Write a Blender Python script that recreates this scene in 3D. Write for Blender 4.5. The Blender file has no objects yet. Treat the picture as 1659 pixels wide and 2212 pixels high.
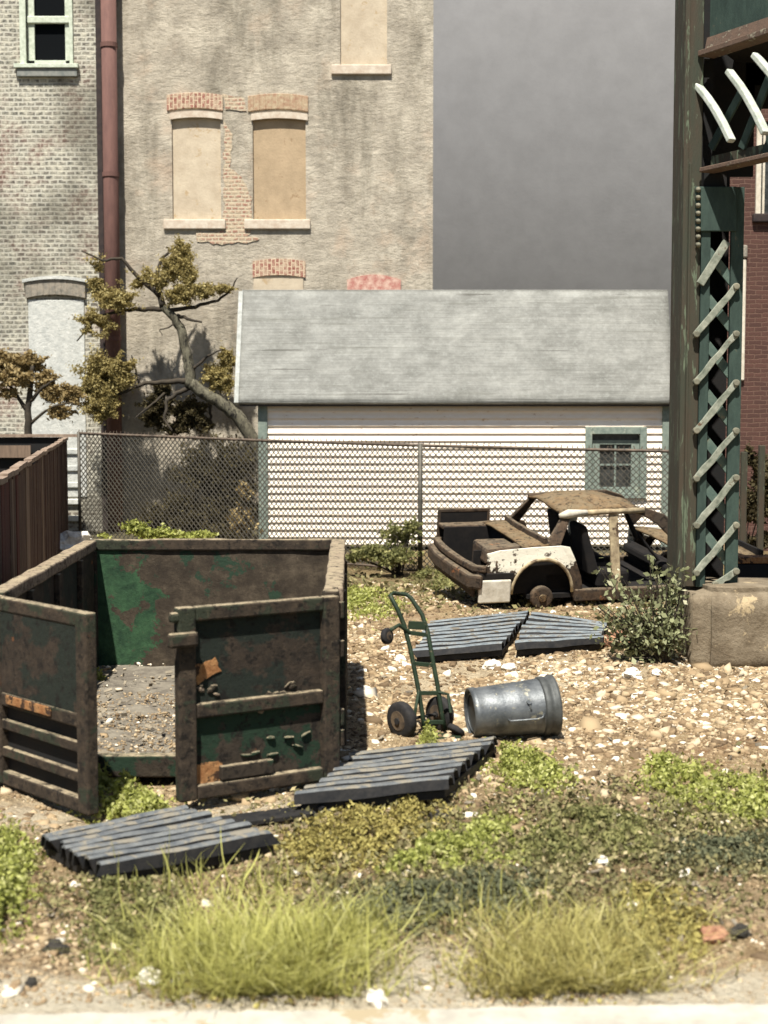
import bpy, math, random
import numpy as np
from mathutils import Vector, Matrix
R = math.radians
random.seed(7); rng = np.random.default_rng(7)
scn = bpy.context.scene
col = scn.collection

# ------------------------------------------------------------------ camera, light, exposure
F, CX, CY, EYE, TH = 3100.0, 829.5, 1106.0, 2.74, math.atan(228/3100)
cam_d = bpy.data.cameras.new('camera'); cam = bpy.data.objects.new('camera', cam_d); col.objects.link(cam)
cam.location = (0, 0, EYE); cam.rotation_euler = (R(90)-TH, 0, 0)
cam_d.sensor_fit = 'AUTO'; cam_d.sensor_width = 36; cam_d.lens = F/2212*36
cam_d.clip_end = 500; cam_d.clip_start = .1
cam_d.dof.use_dof = True; cam_d.dof.focus_distance = 16.5; cam_d.dof.aperture_fstop = 1.8
scn.camera = cam
SUN_EL, SUN_AZ = R(62), R(14)          # azimuth measured from straight behind the camera towards the left
world = bpy.data.worlds.new('World'); scn.world = world; world.use_nodes = True
wn = world.node_tree.nodes; wl = world.node_tree.links
sky = wn.new('ShaderNodeTexSky'); sky.sky_type = 'NISHITA'; sky.sun_disc = False
sky.sun_elevation = SUN_EL; sky.sun_rotation = R(180)+SUN_AZ
bg = wn['Background']; bg.inputs[1].default_value = .05; wl.new(sky.outputs[0], bg.inputs[0])
sd = bpy.data.lights.new('sun', 'SUN'); sd.energy = 5.0; sd.angle = R(1.0); sd.color = (1, .955, .88)
sun = bpy.data.objects.new('sun', sd); col.objects.link(sun)
sdir = Vector((-math.sin(SUN_AZ)*math.cos(SUN_EL), -math.cos(SUN_AZ)*math.cos(SUN_EL), math.sin(SUN_EL)))
sun.rotation_euler = sdir.to_track_quat('Z', 'Y').to_euler(); sun.location = sdir*60
scn.view_settings.view_transform = 'Standard'; scn.view_settings.look = 'None'
scn.view_settings.gamma = 1; scn.view_settings.exposure = 0.84

# ------------------------------------------------------------------ photograph coordinates to world
def ray(u, v):
    d = CY-v
    return Vector((u-CX, F*math.cos(TH)+d*math.sin(TH), -F*math.sin(TH)+d*math.cos(TH)))
def W(u, v, Y):
    r = ray(u, v); t = Y/r.y
    return Vector((r.x*t, Y, EYE+r.z*t))
def G(u, v, h=0.0):
    r = ray(u, v); t = (h-EYE)/r.z
    return Vector((r.x*t, r.y*t, h))
def PL(u, v, p, d):                     # on the vertical plane through p along plan direction d
    r = ray(u, v); nx, ny = d[1], -d[0]
    t = (p[0]*nx+p[1]*ny)/(r.x*nx+r.y*ny)
    return Vector((r.x*t, r.y*t, EYE+r.z*t))

# ------------------------------------------------------------------ tags and objects
def tag(o, label=None, cat=None, group=None, kind=None):
    if label: o['label'] = label
    if cat: o['category'] = cat
    if group: o['group'] = group
    if kind: o['kind'] = kind
    return o
def empty(name, loc, label, cat, rz=0, group=None, rot=None):
    o = bpy.data.objects.new(name, None); col.objects.link(o)
    o.location = loc; o.rotation_euler = rot or (0, 0, rz); o.empty_display_size = .2
    return tag(o, label, cat, group)
def link(name, me, m, parent=None, smooth=False, bevel=0, solid=0):
    if isinstance(m, (list, tuple)):
        for k in m: me.materials.append(k)
    elif m: me.materials.append(m)
    if smooth: me.polygons.foreach_set('use_smooth', [True]*len(me.polygons))
    o = bpy.data.objects.new(name, me); col.objects.link(o)
    if parent: o.parent = parent
    if solid:
        md = o.modifiers.new('s', 'SOLIDIFY'); md.thickness = solid; md.offset = 0
    if bevel:
        md = o.modifiers.new('b', 'BEVEL'); md.width = bevel; md.segments = 2; md.limit_method = 'ANGLE'
    return o
class MB:
    def __init__(s): s.v = []; s.f = []
    def add(s, vs, fs):
        n = len(s.v); s.v += [tuple(p) for p in vs]; s.f += [tuple(i+n for i in f) for f in fs]; return s
    def hexa(s, p):                      # p: 4 bottom + 4 top
        return s.add(p, [(0,3,2,1),(4,5,6,7),(0,1,5,4),(1,2,6,5),(2,3,7,6),(3,0,4,7)])
    def box(s, x0, x1, y0, y1, z0, z1):
        return s.hexa([(x0,y0,z0),(x1,y0,z0),(x1,y1,z0),(x0,y1,z0),(x0,y0,z1),(x1,y0,z1),(x1,y1,z1),(x0,y1,z1)])
    def bar(s, a, b, w, t, side=None):   # w measured along "side"
        a, b = Vector(a), Vector(b); d = (b-a).normalized()
        sd_ = Vector(side) if side else (Vector((0,0,1)) if abs(d.z) < .9 else Vector((1,0,0)))
        sd_ = (sd_-d*sd_.dot(d)).normalized(); n = d.cross(sd_)
        q = [(-1,-1),(1,-1),(1,1),(-1,1)]
        return s.hexa([a+sd_*w/2*i+n*t/2*j for i, j in q]+[b+sd_*w/2*i+n*t/2*j for i, j in q])
    def strip(s, pts, w, t, side):       # one continuous flat bar along pts
        n0 = len(s.v); pts = [Vector(p) for p in pts]
        for i, p in enumerate(pts):
            d = (pts[min(i+1, len(pts)-1)]-pts[max(i-1, 0)]).normalized(); sd_ = Vector(side); sd_ = (sd_-d*sd_.dot(d)).normalized(); n = d.cross(sd_)
            wi = w[i] if isinstance(w, list) else w
            s.v += [tuple(p+sd_*wi/2*a+n*t/2*b) for a, b in ((-1, -1), (1, -1), (1, 1), (-1, 1))]
        for i in range(len(pts)-1):
            for k in range(4): a, b = n0+i*4+k, n0+i*4+(k+1) % 4; s.f.append((a, b, b+4, a+4))
        s.f += [(n0+3, n0+2, n0+1, n0), tuple(n0+(len(pts)-1)*4+k for k in range(4))]; return s
    def tube(s, pts, rad, seg=10, caps=True):
        pts = [Vector(p) for p in pts]; rad = rad if isinstance(rad, (list, tuple)) else [rad]*len(pts)
        n0 = len(s.v); up = None
        for i, p in enumerate(pts):
            d = (pts[min(i+1, len(pts)-1)]-pts[max(i-1, 0)]).normalized()
            if up is None: up = Vector((0,0,1)) if abs(d.z) < .9 else Vector((1,0,0))
            up = (up-d*up.dot(d)).normalized(); r = d.cross(up)
            for k in range(seg):
                a = 2*math.pi*k/seg
                s.v.append(tuple(p+(up*math.cos(a)+r*math.sin(a))*rad[i]))
        for i in range(len(pts)-1):
            for k in range(seg):
                a, b = n0+i*seg+k, n0+i*seg+(k+1) % seg
                s.f.append((a, b, b+seg, a+seg))
        if caps:
            s.f.append(tuple(n0+k for k in range(seg))[::-1]); s.f.append(tuple(n0+(len(pts)-1)*seg+k for k in range(seg)))
        return s
    def mesh(s, name):
        me = bpy.data.meshes.new(name); me.from_pydata(s.v, [], s.f); me.validate(); me.update(); return me
    def build(s, name, m, parent=None, smooth=False, bevel=0, solid=0):
        return link(name, s.mesh(name), m, parent, smooth, bevel, solid)
def fast(name, V, Fc, m, rnd=None, parent=None, smooth=False):
    V = np.asarray(V, np.float32); Fc = np.asarray(Fc, np.int32); k = Fc.shape[1]
    me = bpy.data.meshes.new(name); me.vertices.add(len(V)); me.vertices.foreach_set('co', V.ravel())
    me.loops.add(Fc.size); me.loops.foreach_set('vertex_index', Fc.ravel())
    me.polygons.add(len(Fc)); me.polygons.foreach_set('loop_start', np.arange(0, Fc.size, k, dtype=np.int32))
    me.polygons.foreach_set('loop_total', np.full(len(Fc), k, np.int32))
    me.update(calc_edges=True)
    if rnd is not None:
        a = me.attributes.new('rnd', 'FLOAT', 'FACE'); a.data.foreach_set('value', np.asarray(rnd, np.float32))
    return link(name, me, m, parent, smooth)

# ------------------------------------------------------------------ materials
def C(r, g, b):
    f = lambda c: (c/255/12.92 if c/255 <= .04045 else ((c/255+.055)/1.055)**2.4)
    return (f(r), f(g), f(b), 1)
class NT:
    def __init__(s, name, rough=.85, metal=0, spec=.3):
        s.m = bpy.data.materials.new(name); s.m.use_nodes = True
        s.n = s.m.node_tree.nodes; s.l = s.m.node_tree.links; s.b = s.n['Principled BSDF']
        s.b.inputs['Roughness'].default_value = rough; s.b.inputs['Metallic'].default_value = metal
        s.b.inputs['Specular IOR Level'].default_value = spec
        s.tc = s.n.new('ShaderNodeTexCoord'); s.vec = s.tc.outputs['Object']
        s.bumps = []
    def map(s, scale=(1,1,1), loc=(0,0,0), rot=(0,0,0), src=None):
        k = s.n.new('ShaderNodeMapping'); k.inputs['Scale'].default_value = scale; k.inputs['Location'].default_value = loc
        k.inputs['Rotation'].default_value = rot
        s.l.new(src or s.vec, k.inputs[0]); return k.outputs[0]
    def noise(s, scale, detail=6, rough=.6, vec=None, dist=0):
        k = s.n.new('ShaderNodeTexNoise'); k.inputs['Scale'].default_value = scale; k.inputs['Detail'].default_value = detail
        k.inputs['Roughness'].default_value = rough; k.inputs['Distortion'].default_value = dist
        s.l.new(vec or s.vec, k.inputs['Vector']); return k.outputs['Fac']
    def voro(s, scale, out='Distance', vec=None):
        k = s.n.new('ShaderNodeTexVoronoi'); k.inputs['Scale'].default_value = scale
        s.l.new(vec or s.vec, k.inputs['Vector']); return k.outputs[out]
    def ramp(s, fac, stops, interp='LINEAR'):
        k = s.n.new('ShaderNodeValToRGB'); e = k.color_ramp.elements; k.color_ramp.interpolation = interp
        while len(e) < len(stops): e.new(.5)
        for i, (p, c) in enumerate(stops):
            e[i].position = p; e[i].color = c if isinstance(c, tuple) else (c, c, c, 1)
        s.l.new(fac, k.inputs[0]); return k.outputs[0]
    def mix(s, fac, a, b, mode='MIX'):
        k = s.n.new('ShaderNodeMix'); k.data_type = 'RGBA'; k.blend_type = mode
        for sock, val in ((k.inputs['Factor'], fac), (k.inputs['A'], a), (k.inputs['B'], b)):
            if isinstance(val, (int, float, tuple)): sock.default_value = val
            else: s.l.new(val, sock)
        return k.outputs['Result']
    def math(s, op, a, b=0):
        k = s.n.new('ShaderNodeMath'); k.operation = op
        for i, val in enumerate((a, b)):
            if isinstance(val, (int, float)): k.inputs[i].default_value = val
            else: s.l.new(val, k.inputs[i])
        return k.outputs[0]
    def attr(s, name='rnd'):
        k = s.n.new('ShaderNodeAttribute'); k.attribute_name = name; return k.outputs['Fac']
    def bump(s, h, strength=.4, dist=.02):
        k = s.n.new('ShaderNodeBump'); k.inputs['Strength'].default_value = strength; k.inputs['Distance'].default_value = dist
        s.l.new(h, k.inputs['Height'])
        if s.bumps: s.l.new(s.bumps[-1], k.inputs['Normal'])
        s.bumps.append(k.outputs[0]); s.l.new(k.outputs[0], s.b.inputs['Normal'])
    def color(s, c):
        if isinstance(c, tuple): s.b.inputs['Base Color'].default_value = c
        else: s.l.new(c, s.b.inputs['Base Color'])
        return s.m
def mottled(name, a, b, scale=6, rough=.85, metal=0, bump=.3, bs=40, bd=.01, c=None, cpos=.62, cs=3, stretch=(1,1,1), spec=.3):
    t = NT(name, rough, metal, spec); v = t.map(stretch)
    x = t.mix(t.ramp(t.noise(scale, 8, .68, v), [(.36, 0.), (.64, 1.)]), a, b)
    if c: x = t.mix(t.ramp(t.noise(cs, 8, .7, v, .3), [(cpos-.02, 0.), (cpos+.02, 1.)]), x, c)
    if bump: t.bump(t.noise(bs, 6, .7, v), bump, bd)
    return t.color(x)
def brickmat(name, b1, b2, mortar, bw, rh, ms, wash=None, washlo=.45, washhi=.6, red=None, bumpd=.02, horiz=None, dark=None):
    t = NT(name, .9); vv = t.n.new('ShaderNodeSeparateXYZ'); t.l.new(t.vec, vv.inputs[0])
    cv = t.n.new('ShaderNodeCombineXYZ')
    if horiz == 'y': t.l.new(vv.outputs[1], cv.inputs[0])
    else: t.l.new(vv.outputs[0], cv.inputs[0])
    t.l.new(vv.outputs[2], cv.inputs[1])
    wob = t.n.new('ShaderNodeVectorMath'); wob.operation = 'ADD'
    nz = t.n.new('ShaderNodeTexNoise'); nz.inputs['Scale'].default_value = 5; t.l.new(t.vec, nz.inputs['Vector'])
    sc = t.n.new('ShaderNodeVectorMath'); sc.operation = 'SCALE'; sc.inputs['Scale'].default_value = .05; t.l.new(nz.outputs['Color'], sc.inputs[0])
    t.l.new(cv.outputs[0], wob.inputs[0]); t.l.new(sc.outputs[0], wob.inputs[1])
    br = t.n.new('ShaderNodeTexBrick'); t.l.new(wob.outputs[0], br.inputs['Vector'])
    br.inputs['Scale'].default_value = 1; br.inputs['Brick Width'].default_value = bw; br.inputs['Row Height'].default_value = rh
    br.inputs['Mortar Size'].default_value = ms; br.inputs['Mortar Smooth'].default_value = .4; br.inputs['Bias'].default_value = 0
    br.inputs['Color1'].default_value = b1; br.inputs['Color2'].default_value = b2; br.inputs['Mortar'].default_value = mortar
    x = br.outputs['Color']
    if red: x = t.mix(t.math('MULTIPLY', t.ramp(t.noise(.9, 5, .6), [(.5, 0.), (.62, 1.)]), .5), x, red)
    if wash: x = t.mix(t.ramp(t.noise(9, 9, .75), [(washlo, 0.), (washhi, 1.)]), x, wash)
    if dark: x = t.mix(t.math('MULTIPLY', t.ramp(t.noise(.6, 6, .6), [(.45, 0.), (.62, 1.)]), .6), x, dark)
    x = t.mix(t.math('MULTIPLY', t.noise(30, 4), .35), x, C(60, 55, 45))
    t.bump(br.outputs['Fac'], .5, -bumpd); t.bump(t.noise(35, 6, .7), .4, .01)
    return t.color(x)
def foliage(name, stops, rough=.7, trans=.35, ns=1.5):
    t = NT(name, rough, 0, .2)
    f = t.math('ADD', t.math('MULTIPLY', t.attr(), .65), t.math('MULTIPLY', t.noise(ns, 4), .45))
    x = t.ramp(f, stops); t.color(x)
    tr = t.n.new('ShaderNodeBsdfTranslucent'); t.l.new(x, tr.inputs[0])
    mx = t.n.new('ShaderNodeMixShader'); mx.inputs[0].default_value = trans
    out = [k for k in t.n if k.type == 'OUTPUT_MATERIAL'][0]
    t.l.new(t.b.outputs[0], mx.inputs[1]); t.l.new(tr.outputs[0], mx.inputs[2]); t.l.new(mx.outputs[0], out.inputs[0])
    return t.m
M = {}
# ground
t = NT('sandy_soil', .95, 0, .1)
sand = t.ramp(t.noise(7, 9, .72), [(.3, C(112, 92, 66)), (.5, C(160, 138, 104)), (.7, C(200, 184, 150))])
red_ = t.ramp(t.noise(1.1, 5, .6), [(.48, 0.), (.64, 1.)])
sand = t.mix(t.math('MULTIPLY', red_, .55), sand, C(120, 82, 56))
sand = t.mix(t.ramp(t.noise(.55, 4, .6), [(.5, 0.), (.66, .7)]), sand, C(196, 180, 148))
sand = t.mix(t.ramp(t.voro(42), [(.12, 1.), (.3, 0.)]), sand, C(92, 72, 50))
t.bump(t.noise(26, 8, .75), .9, .05); t.bump(t.voro(30), .6, .03)
sand = t.mix(t.math('MULTIPLY', t.attr('dust'), t.ramp(t.noise(9, 6, .7), [(.3, .55), (.6, 1.)])), sand, C(206, 196, 172))
sand = t.mix(t.attr('humus'), sand, t.ramp(t.noise(18, 6, .7), [(.35, C(86, 74, 52)), (.65, C(138, 120, 86))]))
M['sand'] = t.color(sand)
M['far_ground'] = mottled('far_earth', C(84, 76, 54), C(66, 64, 44), 2)
t = NT('pebbles', .85, 0, .2)
M['pebble'] = t.color(t.mix(t.math('MULTIPLY', t.noise(40, 5), .5), t.ramp(t.attr(), [(0, C(76, 62, 46)), (.22, C(126, 106, 80)), (.5, C(166, 146, 114)), (.8, C(200, 184, 154)), (1, C(240, 234, 216))]), C(150, 128, 98)))
t = NT('pale_stone', .8, 0, .3); t.bump(t.noise(20, 6), .5, .02)
M['pale_stone'] = t.color(t.ramp(t.noise(12, 6), [(.3, C(180, 168, 145)), (.6, C(236, 232, 220))]))
M['dark_stone'] = mottled('dark_stone', C(40, 38, 34), C(62, 58, 50), 12)
M['red_stone'] = mottled('reddish_stone', C(140, 100, 78), C(170, 130, 100), 12)
M['concrete'] = mottled('pale_concrete', C(160, 155, 142), C(188, 183, 168), 5, .9, 0, .5, 60, .01, C(160, 146, 118), .6, 2.5)
M['block'] = mottled('weathered_block', C(104, 92, 74), C(132, 120, 100), 5, .95, 0, .7, 18, .03, C(170, 152, 120), .6, 3)
# masonry
M['brick_l'] = brickmat('limewashed_brick', C(126, 120, 110), C(90, 90, 84), C(198, 195, 180), .19, .1, .024, C(204, 199, 180), .43, .6, C(132, 82, 70), .02, None, C(78, 74, 62))
M['brick_r'] = brickmat('red_brown_brick', C(92, 62, 54), C(78, 52, 46), C(110, 84, 72), .24, .085, .01, C(112, 84, 72), .6, .75)
M['brick_e'] = brickmat('exposed_brick', C(172, 130, 112), C(158, 116, 98), C(204, 190, 164), .15, .085, .02, C(200, 184, 156), .44, .58)
t = NT('arch_brick', .9); v = t.map((1, 1, 1))
br = t.n.new('ShaderNodeTexBrick'); cv = t.n.new('ShaderNodeCombineXYZ'); sx = t.n.new('ShaderNodeSeparateXYZ'); t.l.new(t.vec, sx.inputs[0])
t.l.new(sx.outputs[2], cv.inputs[0]); t.l.new(sx.outputs[0], cv.inputs[1]); t.l.new(cv.outputs[0], br.inputs['Vector'])
br.inputs['Scale'].default_value = 1; br.inputs['Brick Width'].default_value = .17; br.inputs['Row Height'].default_value = .09; br.inputs['Mortar Size'].default_value = .012
br.inputs['Color1'].default_value = C(150, 96, 84); br.inputs['Color2'].default_value = C(134, 84, 72); br.inputs['Mortar'].default_value = C(206, 184, 156)
x = t.mix(t.ramp(t.noise(12, 7, .7), [(.42, 0.), (.58, .8)]), br.outputs['Color'], C(190, 172, 146)); t.bump(br.outputs['Fac'], .5, -.02)
M['arch'] = t.color(x)
M['arch_pale'] = mottled('limed_arch', C(186, 170, 140), C(158, 122, 98), 14, .9, 0, .6, 30, .02)
M['arch_red'] = mottled('red_arch', C(168, 104, 94), C(206, 176, 158), 8, .9, 0, .6, 30, .02)
M['arch_grey'] = mottled('grey_arch', C(120, 116, 106), C(158, 148, 132), 10, .9, 0, .6, 30, .02)
t = NT('old_plaster', .92, 0, .15)
x = t.ramp(t.noise(1.6, 9, .68), [(.3, C(144, 136, 122)), (.5, C(176, 167, 150)), (.7, C(202, 193, 174))])
st = t.ramp(t.noise(1.1, 7, .7, t.map((1, 1, .28), (3, 0, .4))), [(.5, 0.), (.68, .85)])
x = t.mix(t.math('MULTIPLY', st, .85), x, C(104, 99, 86))
x = t.mix(t.ramp(t.noise(13, 8, .75), [(.5, 0.), (.7, .5)]), x, C(122, 112, 92))
x = t.mix(t.ramp(t.noise(.8, 6, .7, t.map((1, 1, 1), (7, 2, 1))), [(.55, 0.), (.72, .5)]), x, C(192, 168, 144))
t.bump(t.noise(5, 7, .7, t.map((1, 1, 1.8))), .55, .08); t.bump(t.noise(26, 7, .8), .6, .02)
M['plaster'] = t.color(x)
M['infill'] = mottled('smooth_infill_plaster', C(198, 184, 160), C(180, 165, 142), 3, .9, 0, .5, 22, .015, C(176, 154, 122), .62, 4)
M['infill_brown'] = mottled('brown_infill_plaster', C(180, 158, 128), C(162, 142, 114), 3, .9, 0, .5, 22, .015, C(146, 122, 92), .62, 4)
M['whitewash'] = mottled('whitewashed_infill', C(206, 206, 198), C(176, 178, 172), 6, .9, 0, .6, 16, .03)
M['sill'] = mottled('pale_stone_sill', C(208, 198, 180), C(184, 166, 146), 8, .9, 0, .4, 30)
M['grey_stone'] = mottled('grey_stone_sill', C(110, 114, 110), C(142, 142, 134), 8)
M['backdrop'] = mottled('grey_paper', (.29, .284, .28, 1), (.325, .318, .314, 1), 1.2, .95, 0, .15, 14, .03, spec=.05)
# wood, siding, paint
M['siding'] = mottled('white_clapboard_paint', C(250, 240, 226), C(246, 232, 212), 5, .7, 0, .3, 30, .005, C(206, 178, 146), .64, 6, (1, 1, 3))
M['green_trim'] = mottled('grey_green_trim', C(104, 116, 108), C(134, 144, 132), 9, .8, 0, .3, 30, .01, C(150, 156, 140), .62, 5)
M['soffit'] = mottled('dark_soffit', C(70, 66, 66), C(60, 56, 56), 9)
t = NT('weathered_roofing', .8, 0, .25)
x = t.ramp(t.noise(1.7, 10, .74, t.map((1, 1, 1.5))), [(.3, C(102, 102, 96)), (.5, C(124, 124, 118)), (.72, C(150, 150, 143))])
x = t.mix(t.ramp(t.noise(11, 8, .8), [(.5, 0.), (.68, .45)]), x, C(158, 160, 154))
x = t.mix(t.ramp(t.noise(2.4, 8, .7, t.map((.14, 1, 5))), [(.55, 0.), (.7, .6)]), x, C(88, 88, 78))
x = t.mix(t.ramp(t.noise(1.5, 4, .5, t.map((.25, 1, 9), (2, 0, 1))), [(.68, 0.), (.7, .7)]), x, C(72, 70, 64))
t.bump(t.noise(22, 7, .75, t.map((1, 1, .4))), .5, .015); t.bump(t.noise(4, 5, .6, t.map((.12, 1, 5))), .6, .03)
M['roof'] = t.color(x)
M['flashing'] = mottled('pale_flashing', C(172, 174, 168), C(138, 140, 134), 9, .7)
M['fence_wood'] = mottled('dark_stained_boards', C(86, 62, 52), C(58, 44, 38), 5, .9, 0, .6, 30, .01, C(116, 94, 76), .6, 4, (4, 4, .35))
M['fence_red'] = mottled('red_stained_board', C(98, 48, 42), C(66, 40, 36), 5, .9, 0, .6, 30, .01, None, .6, 4, (4, 4, .35))
M['fence_grey'] = mottled('greyed_board', C(132, 112, 94), C(96, 82, 70), 5, .9, 0, .6, 30, .01, None, .6, 4, (4, 4, .35))
M['fence_cap'] = mottled('bleached_cap', C(156, 138, 120), C(112, 94, 80), 7)
M['pipe'] = mottled('rusty_red_pipe', C(98, 72, 66), C(114, 84, 76), 5, .9, .0, .4, 30, .01, C(164, 132, 112), .68, 2.2, (2, 2, .5))
M['pipe_dark'] = mottled('dark_brown_mottle', C(62, 52, 48), C(44, 38, 38), 8)
M['win_white'] = mottled('greenish_white_paint', C(206, 212, 194), C(172, 180, 160), 12, .6, 0, .3, 40, .005)
t = NT('dark_glass', .7, 0, .05); M['glass'] = t.color((.004, .005, .006, 1))
t = NT('dusty_glass', .3, 0, .5); M['glass2'] = t.color(t.ramp(t.noise(8, 5), [(.4, (.02, .022, .02, 1)), (.7, (.06, .06, .055, 1))]))
M['white_trim'] = mottled('cream_trim', C(214, 206, 188), C(190, 180, 160), 9)
# metals
M['tower_brown'] = mottled('brown_green_steel', C(70, 60, 48), C(58, 62, 50), 2.5, .75, .1, .5, 30, .01, C(96, 106, 86), .58, 4, (3, 3, .5))
M['tower_green'] = mottled('faded_green_steel', C(44, 58, 52), C(58, 74, 66), 5, .75, .05, .4, 30, .01, C(104, 96, 78), .66, 5, (2, 2, .7))
M['tower_bar'] = mottled('pale_worn_bar', C(158, 160, 144), C(104, 110, 96), 9, .75, .1, .5, 40, .01, C(96, 78, 60), .64, 6)
M['tower_cross'] = mottled('faded_teal_bar', C(74, 92, 84), C(96, 110, 98), 7, .8, 0, .5, 30, .01, C(120, 116, 96), .6, 7)
M['tower_lit'] = mottled('sunlit_green_bar', C(200, 204, 192), C(160, 168, 154), 9, .7)  # sunlight on the green brace bars, put in as a pale tone
M['tower_dark'] = mottled('black_shade_steel', C(30, 26, 24), C(22, 24, 24), 6)  # near-black tone carries the shade under the deck and inside the column
M['tower_rust'] = mottled('rusty_flange', C(104, 84, 70), C(84, 70, 60), 8, .85, 0, .5, 40, .01, C(136, 130, 112), .6, 8)
M['tower_rivet'] = mottled('pale_rivet', C(130, 126, 108), C(96, 96, 82), 9)
M['chain'] = mottled('dull_grey_wire', C(96, 92, 82), C(72, 69, 62), 9, .6, .3)
M['chain_top'] = mottled('rusty_rail', C(112, 98, 84), C(70, 62, 54), 12, .7, .2)
def rusty(name, paint, rust1, rust2, pos=.5, sc=1.6, dust=C(134, 122, 98), dpos=.6, rough=.85, top=.95):
    t = NT(name, rough, .05, .25)
    rs = t.ramp(t.noise(10, 9, .75), [(.35, rust1), (.65, rust2)])
    x = t.mix(t.ramp(t.noise(sc, 8, .68, None, .2), [(pos-.012, 0.), (pos+.012, 1.)]), paint, rs)
    x = t.mix(t.ramp(t.noise(24, 8, .8), [(dpos, 0.), (dpos+.14, .6)]), x, dust)
    x = t.mix(t.ramp(t.noise(2.3, 7, .7, t.map((1,1,1), (4, 3, 2))), [(.66, 0.), (.69, .8)]), x, C(150, 92, 52))
    ge = t.n.new('ShaderNodeNewGeometry'); sz = t.n.new('ShaderNodeSeparateXYZ'); t.l.new(ge.outputs['Normal'], sz.inputs[0])
    up = t.math('MULTIPLY', t.ramp(sz.outputs[2], [(.35, 0.), (.8, 1.)]), t.ramp(t.noise(9, 8, .75), [(.36, .15*top), (.56, top)]))
    x = t.mix(up, x, C(158, 144, 118))
    x = t.mix(t.ramp(t.noise(13, 9, .8, t.map((1, 1, 1), (8, 1, 5))), [(.54, 0.), (.57, .85)]), x, C(24, 21, 18))
    t.bump(t.noise(22, 8, .78), .8, .014)
    return t.color(x)
M['bin_frame'] = rusty('rusted_frame_steel', C(48, 52, 40), C(38, 33, 28), C(74, 63, 51), .45, 3.2, C(126, 112, 90), .57)
M['bin_top'] = rusty('dusty_rail_top', C(112, 98, 84), C(96, 78, 64), C(150, 134, 116), .5, 3, C(176, 160, 138), .5)
M['bin_green'] = rusty('flaking_green_paint', C(34, 52, 38), C(44, 38, 32), C(66, 58, 48), .5, 2.6, C(104, 94, 76), .62)
t = NT('flaked_green_back_wall', .85, .05, .25)
sx = t.n.new('ShaderNodeSeparateXYZ'); t.l.new(t.vec, sx.inputs[0])
grime = t.ramp(t.noise(5, 9, .75), [(.3, C(40, 34, 28)), (.5, C(62, 54, 44)), (.7, C(90, 80, 66))])
edge = t.math('ADD', t.math('MULTIPLY', sx.outputs[0], 1.1), t.math('MULTIPLY', t.noise(2.6, 8, .68), 1.9))
x = t.mix(t.ramp(t.math('ADD', edge, 2.2), [(.44, 1.), (.46, 0.)]), grime, t.ramp(t.noise(7, 7, .7), [(.35, C(32, 54, 38)), (.65, C(56, 86, 58))]))
x = t.mix(t.ramp(t.noise(1.7, 9, .7, t.map((1, 1, 1), (5, 0, 2))), [(.57, 0.), (.585, 1.)]), x, C(40, 58, 44))
x = t.mix(t.ramp(t.noise(26, 8, .8), [(.6, 0.), (.74, .5)]), x, C(130, 118, 96)); t.bump(t.noise(20, 8, .78), .7, .015)
M['bin_back'] = t.color(x)
M['bin_dark'] = rusty('sooty_panel', C(34, 40, 34), C(38, 33, 28), C(66, 56, 46), .5, 1.3, C(100, 90, 72), .6)
M['rust_orange'] = mottled('bright_rust', C(136, 92, 56), C(176, 134, 88), 9, .95, 0, .7, 30, .02, C(62, 44, 32), .53, 9)
M['sheet'] = mottled('blue_grey_corrugated_metal', C(80, 84, 87), C(114, 116, 114), 9, .7, .1, .6, 40, .012, C(128, 122, 108), .53, 6, (1, 1, 1), .4)
M['sheet_pale'] = mottled('pale_corrugated_metal', C(104, 112, 116), C(144, 150, 150), 9, .65, .15, .6, 40, .012, C(112, 106, 94), .56, 9)
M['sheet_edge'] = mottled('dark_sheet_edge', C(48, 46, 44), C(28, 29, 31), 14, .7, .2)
M['galv'] = mottled('galvanised_steel', C(118, 121, 121), C(80, 84, 86), 7, .46, .5, .35, 30, .01, C(150, 146, 128), .62, 8, (1, 1, 1), .5)
M['galv_dark'] = mottled('dull_galvanised_rim', C(92, 94, 92), C(70, 72, 70), 9, .6, .4)
M['truck_green'] = mottled('chipped_green_enamel', C(30, 44, 30), C(42, 56, 38), 14, .6, .1, .3, 50, .005, C(94, 84, 66), .62, 16)
M['rubber'] = mottled('black_rubber', C(30, 29, 30), C(46, 44, 42), 20, .8)
M['hub'] = mottled('dusty_hub', C(106, 90, 70), C(70, 60, 50), 12)
M['car_rust'] = rusty('car_rust', C(70, 60, 50), C(58, 46, 37), C(92, 76, 60), .5, 3, C(142, 120, 88), .58, top=.3)
M['car_roof'] = rusty('car_roof_rust', C(104, 88, 64), C(80, 62, 44), C(122, 98, 66), .5, 3, C(150, 124, 84), .58, top=.25)
t = NT('flaking_white_paint', .7, 0, .3)
sx = t.n.new('ShaderNodeSeparateXYZ'); t.l.new(t.vec, sx.inputs[0])
m_ = t.ramp(t.math('ADD', t.noise(3.2, 9, .72, t.map((1, 1, 1), (.35, 0, .2)), .3), t.math('MULTIPLY', t.math('SUBTRACT', sx.outputs[2], .66), .55)), [(.485, 0.), (.5, 1.)])
x = t.mix(m_, t.ramp(t.noise(11, 8, .75), [(.38, C(34, 29, 26)), (.65, C(84, 68, 52))]), C(232, 226, 206))
x = t.mix(t.ramp(t.noise(14, 7, .7), [(.62, 0.), (.66, .8)]), x, C(120, 96, 72)); t.bump(t.noise(18, 7, .8), .6, .015)
M['car_white'] = t.color(x)
M['car_panel'] = mottled('chalky_white_panel', C(214, 208, 192), C(180, 172, 154), 8, .8, 0, .5, 20, .01, C(70, 58, 46), .66, 9)
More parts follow.
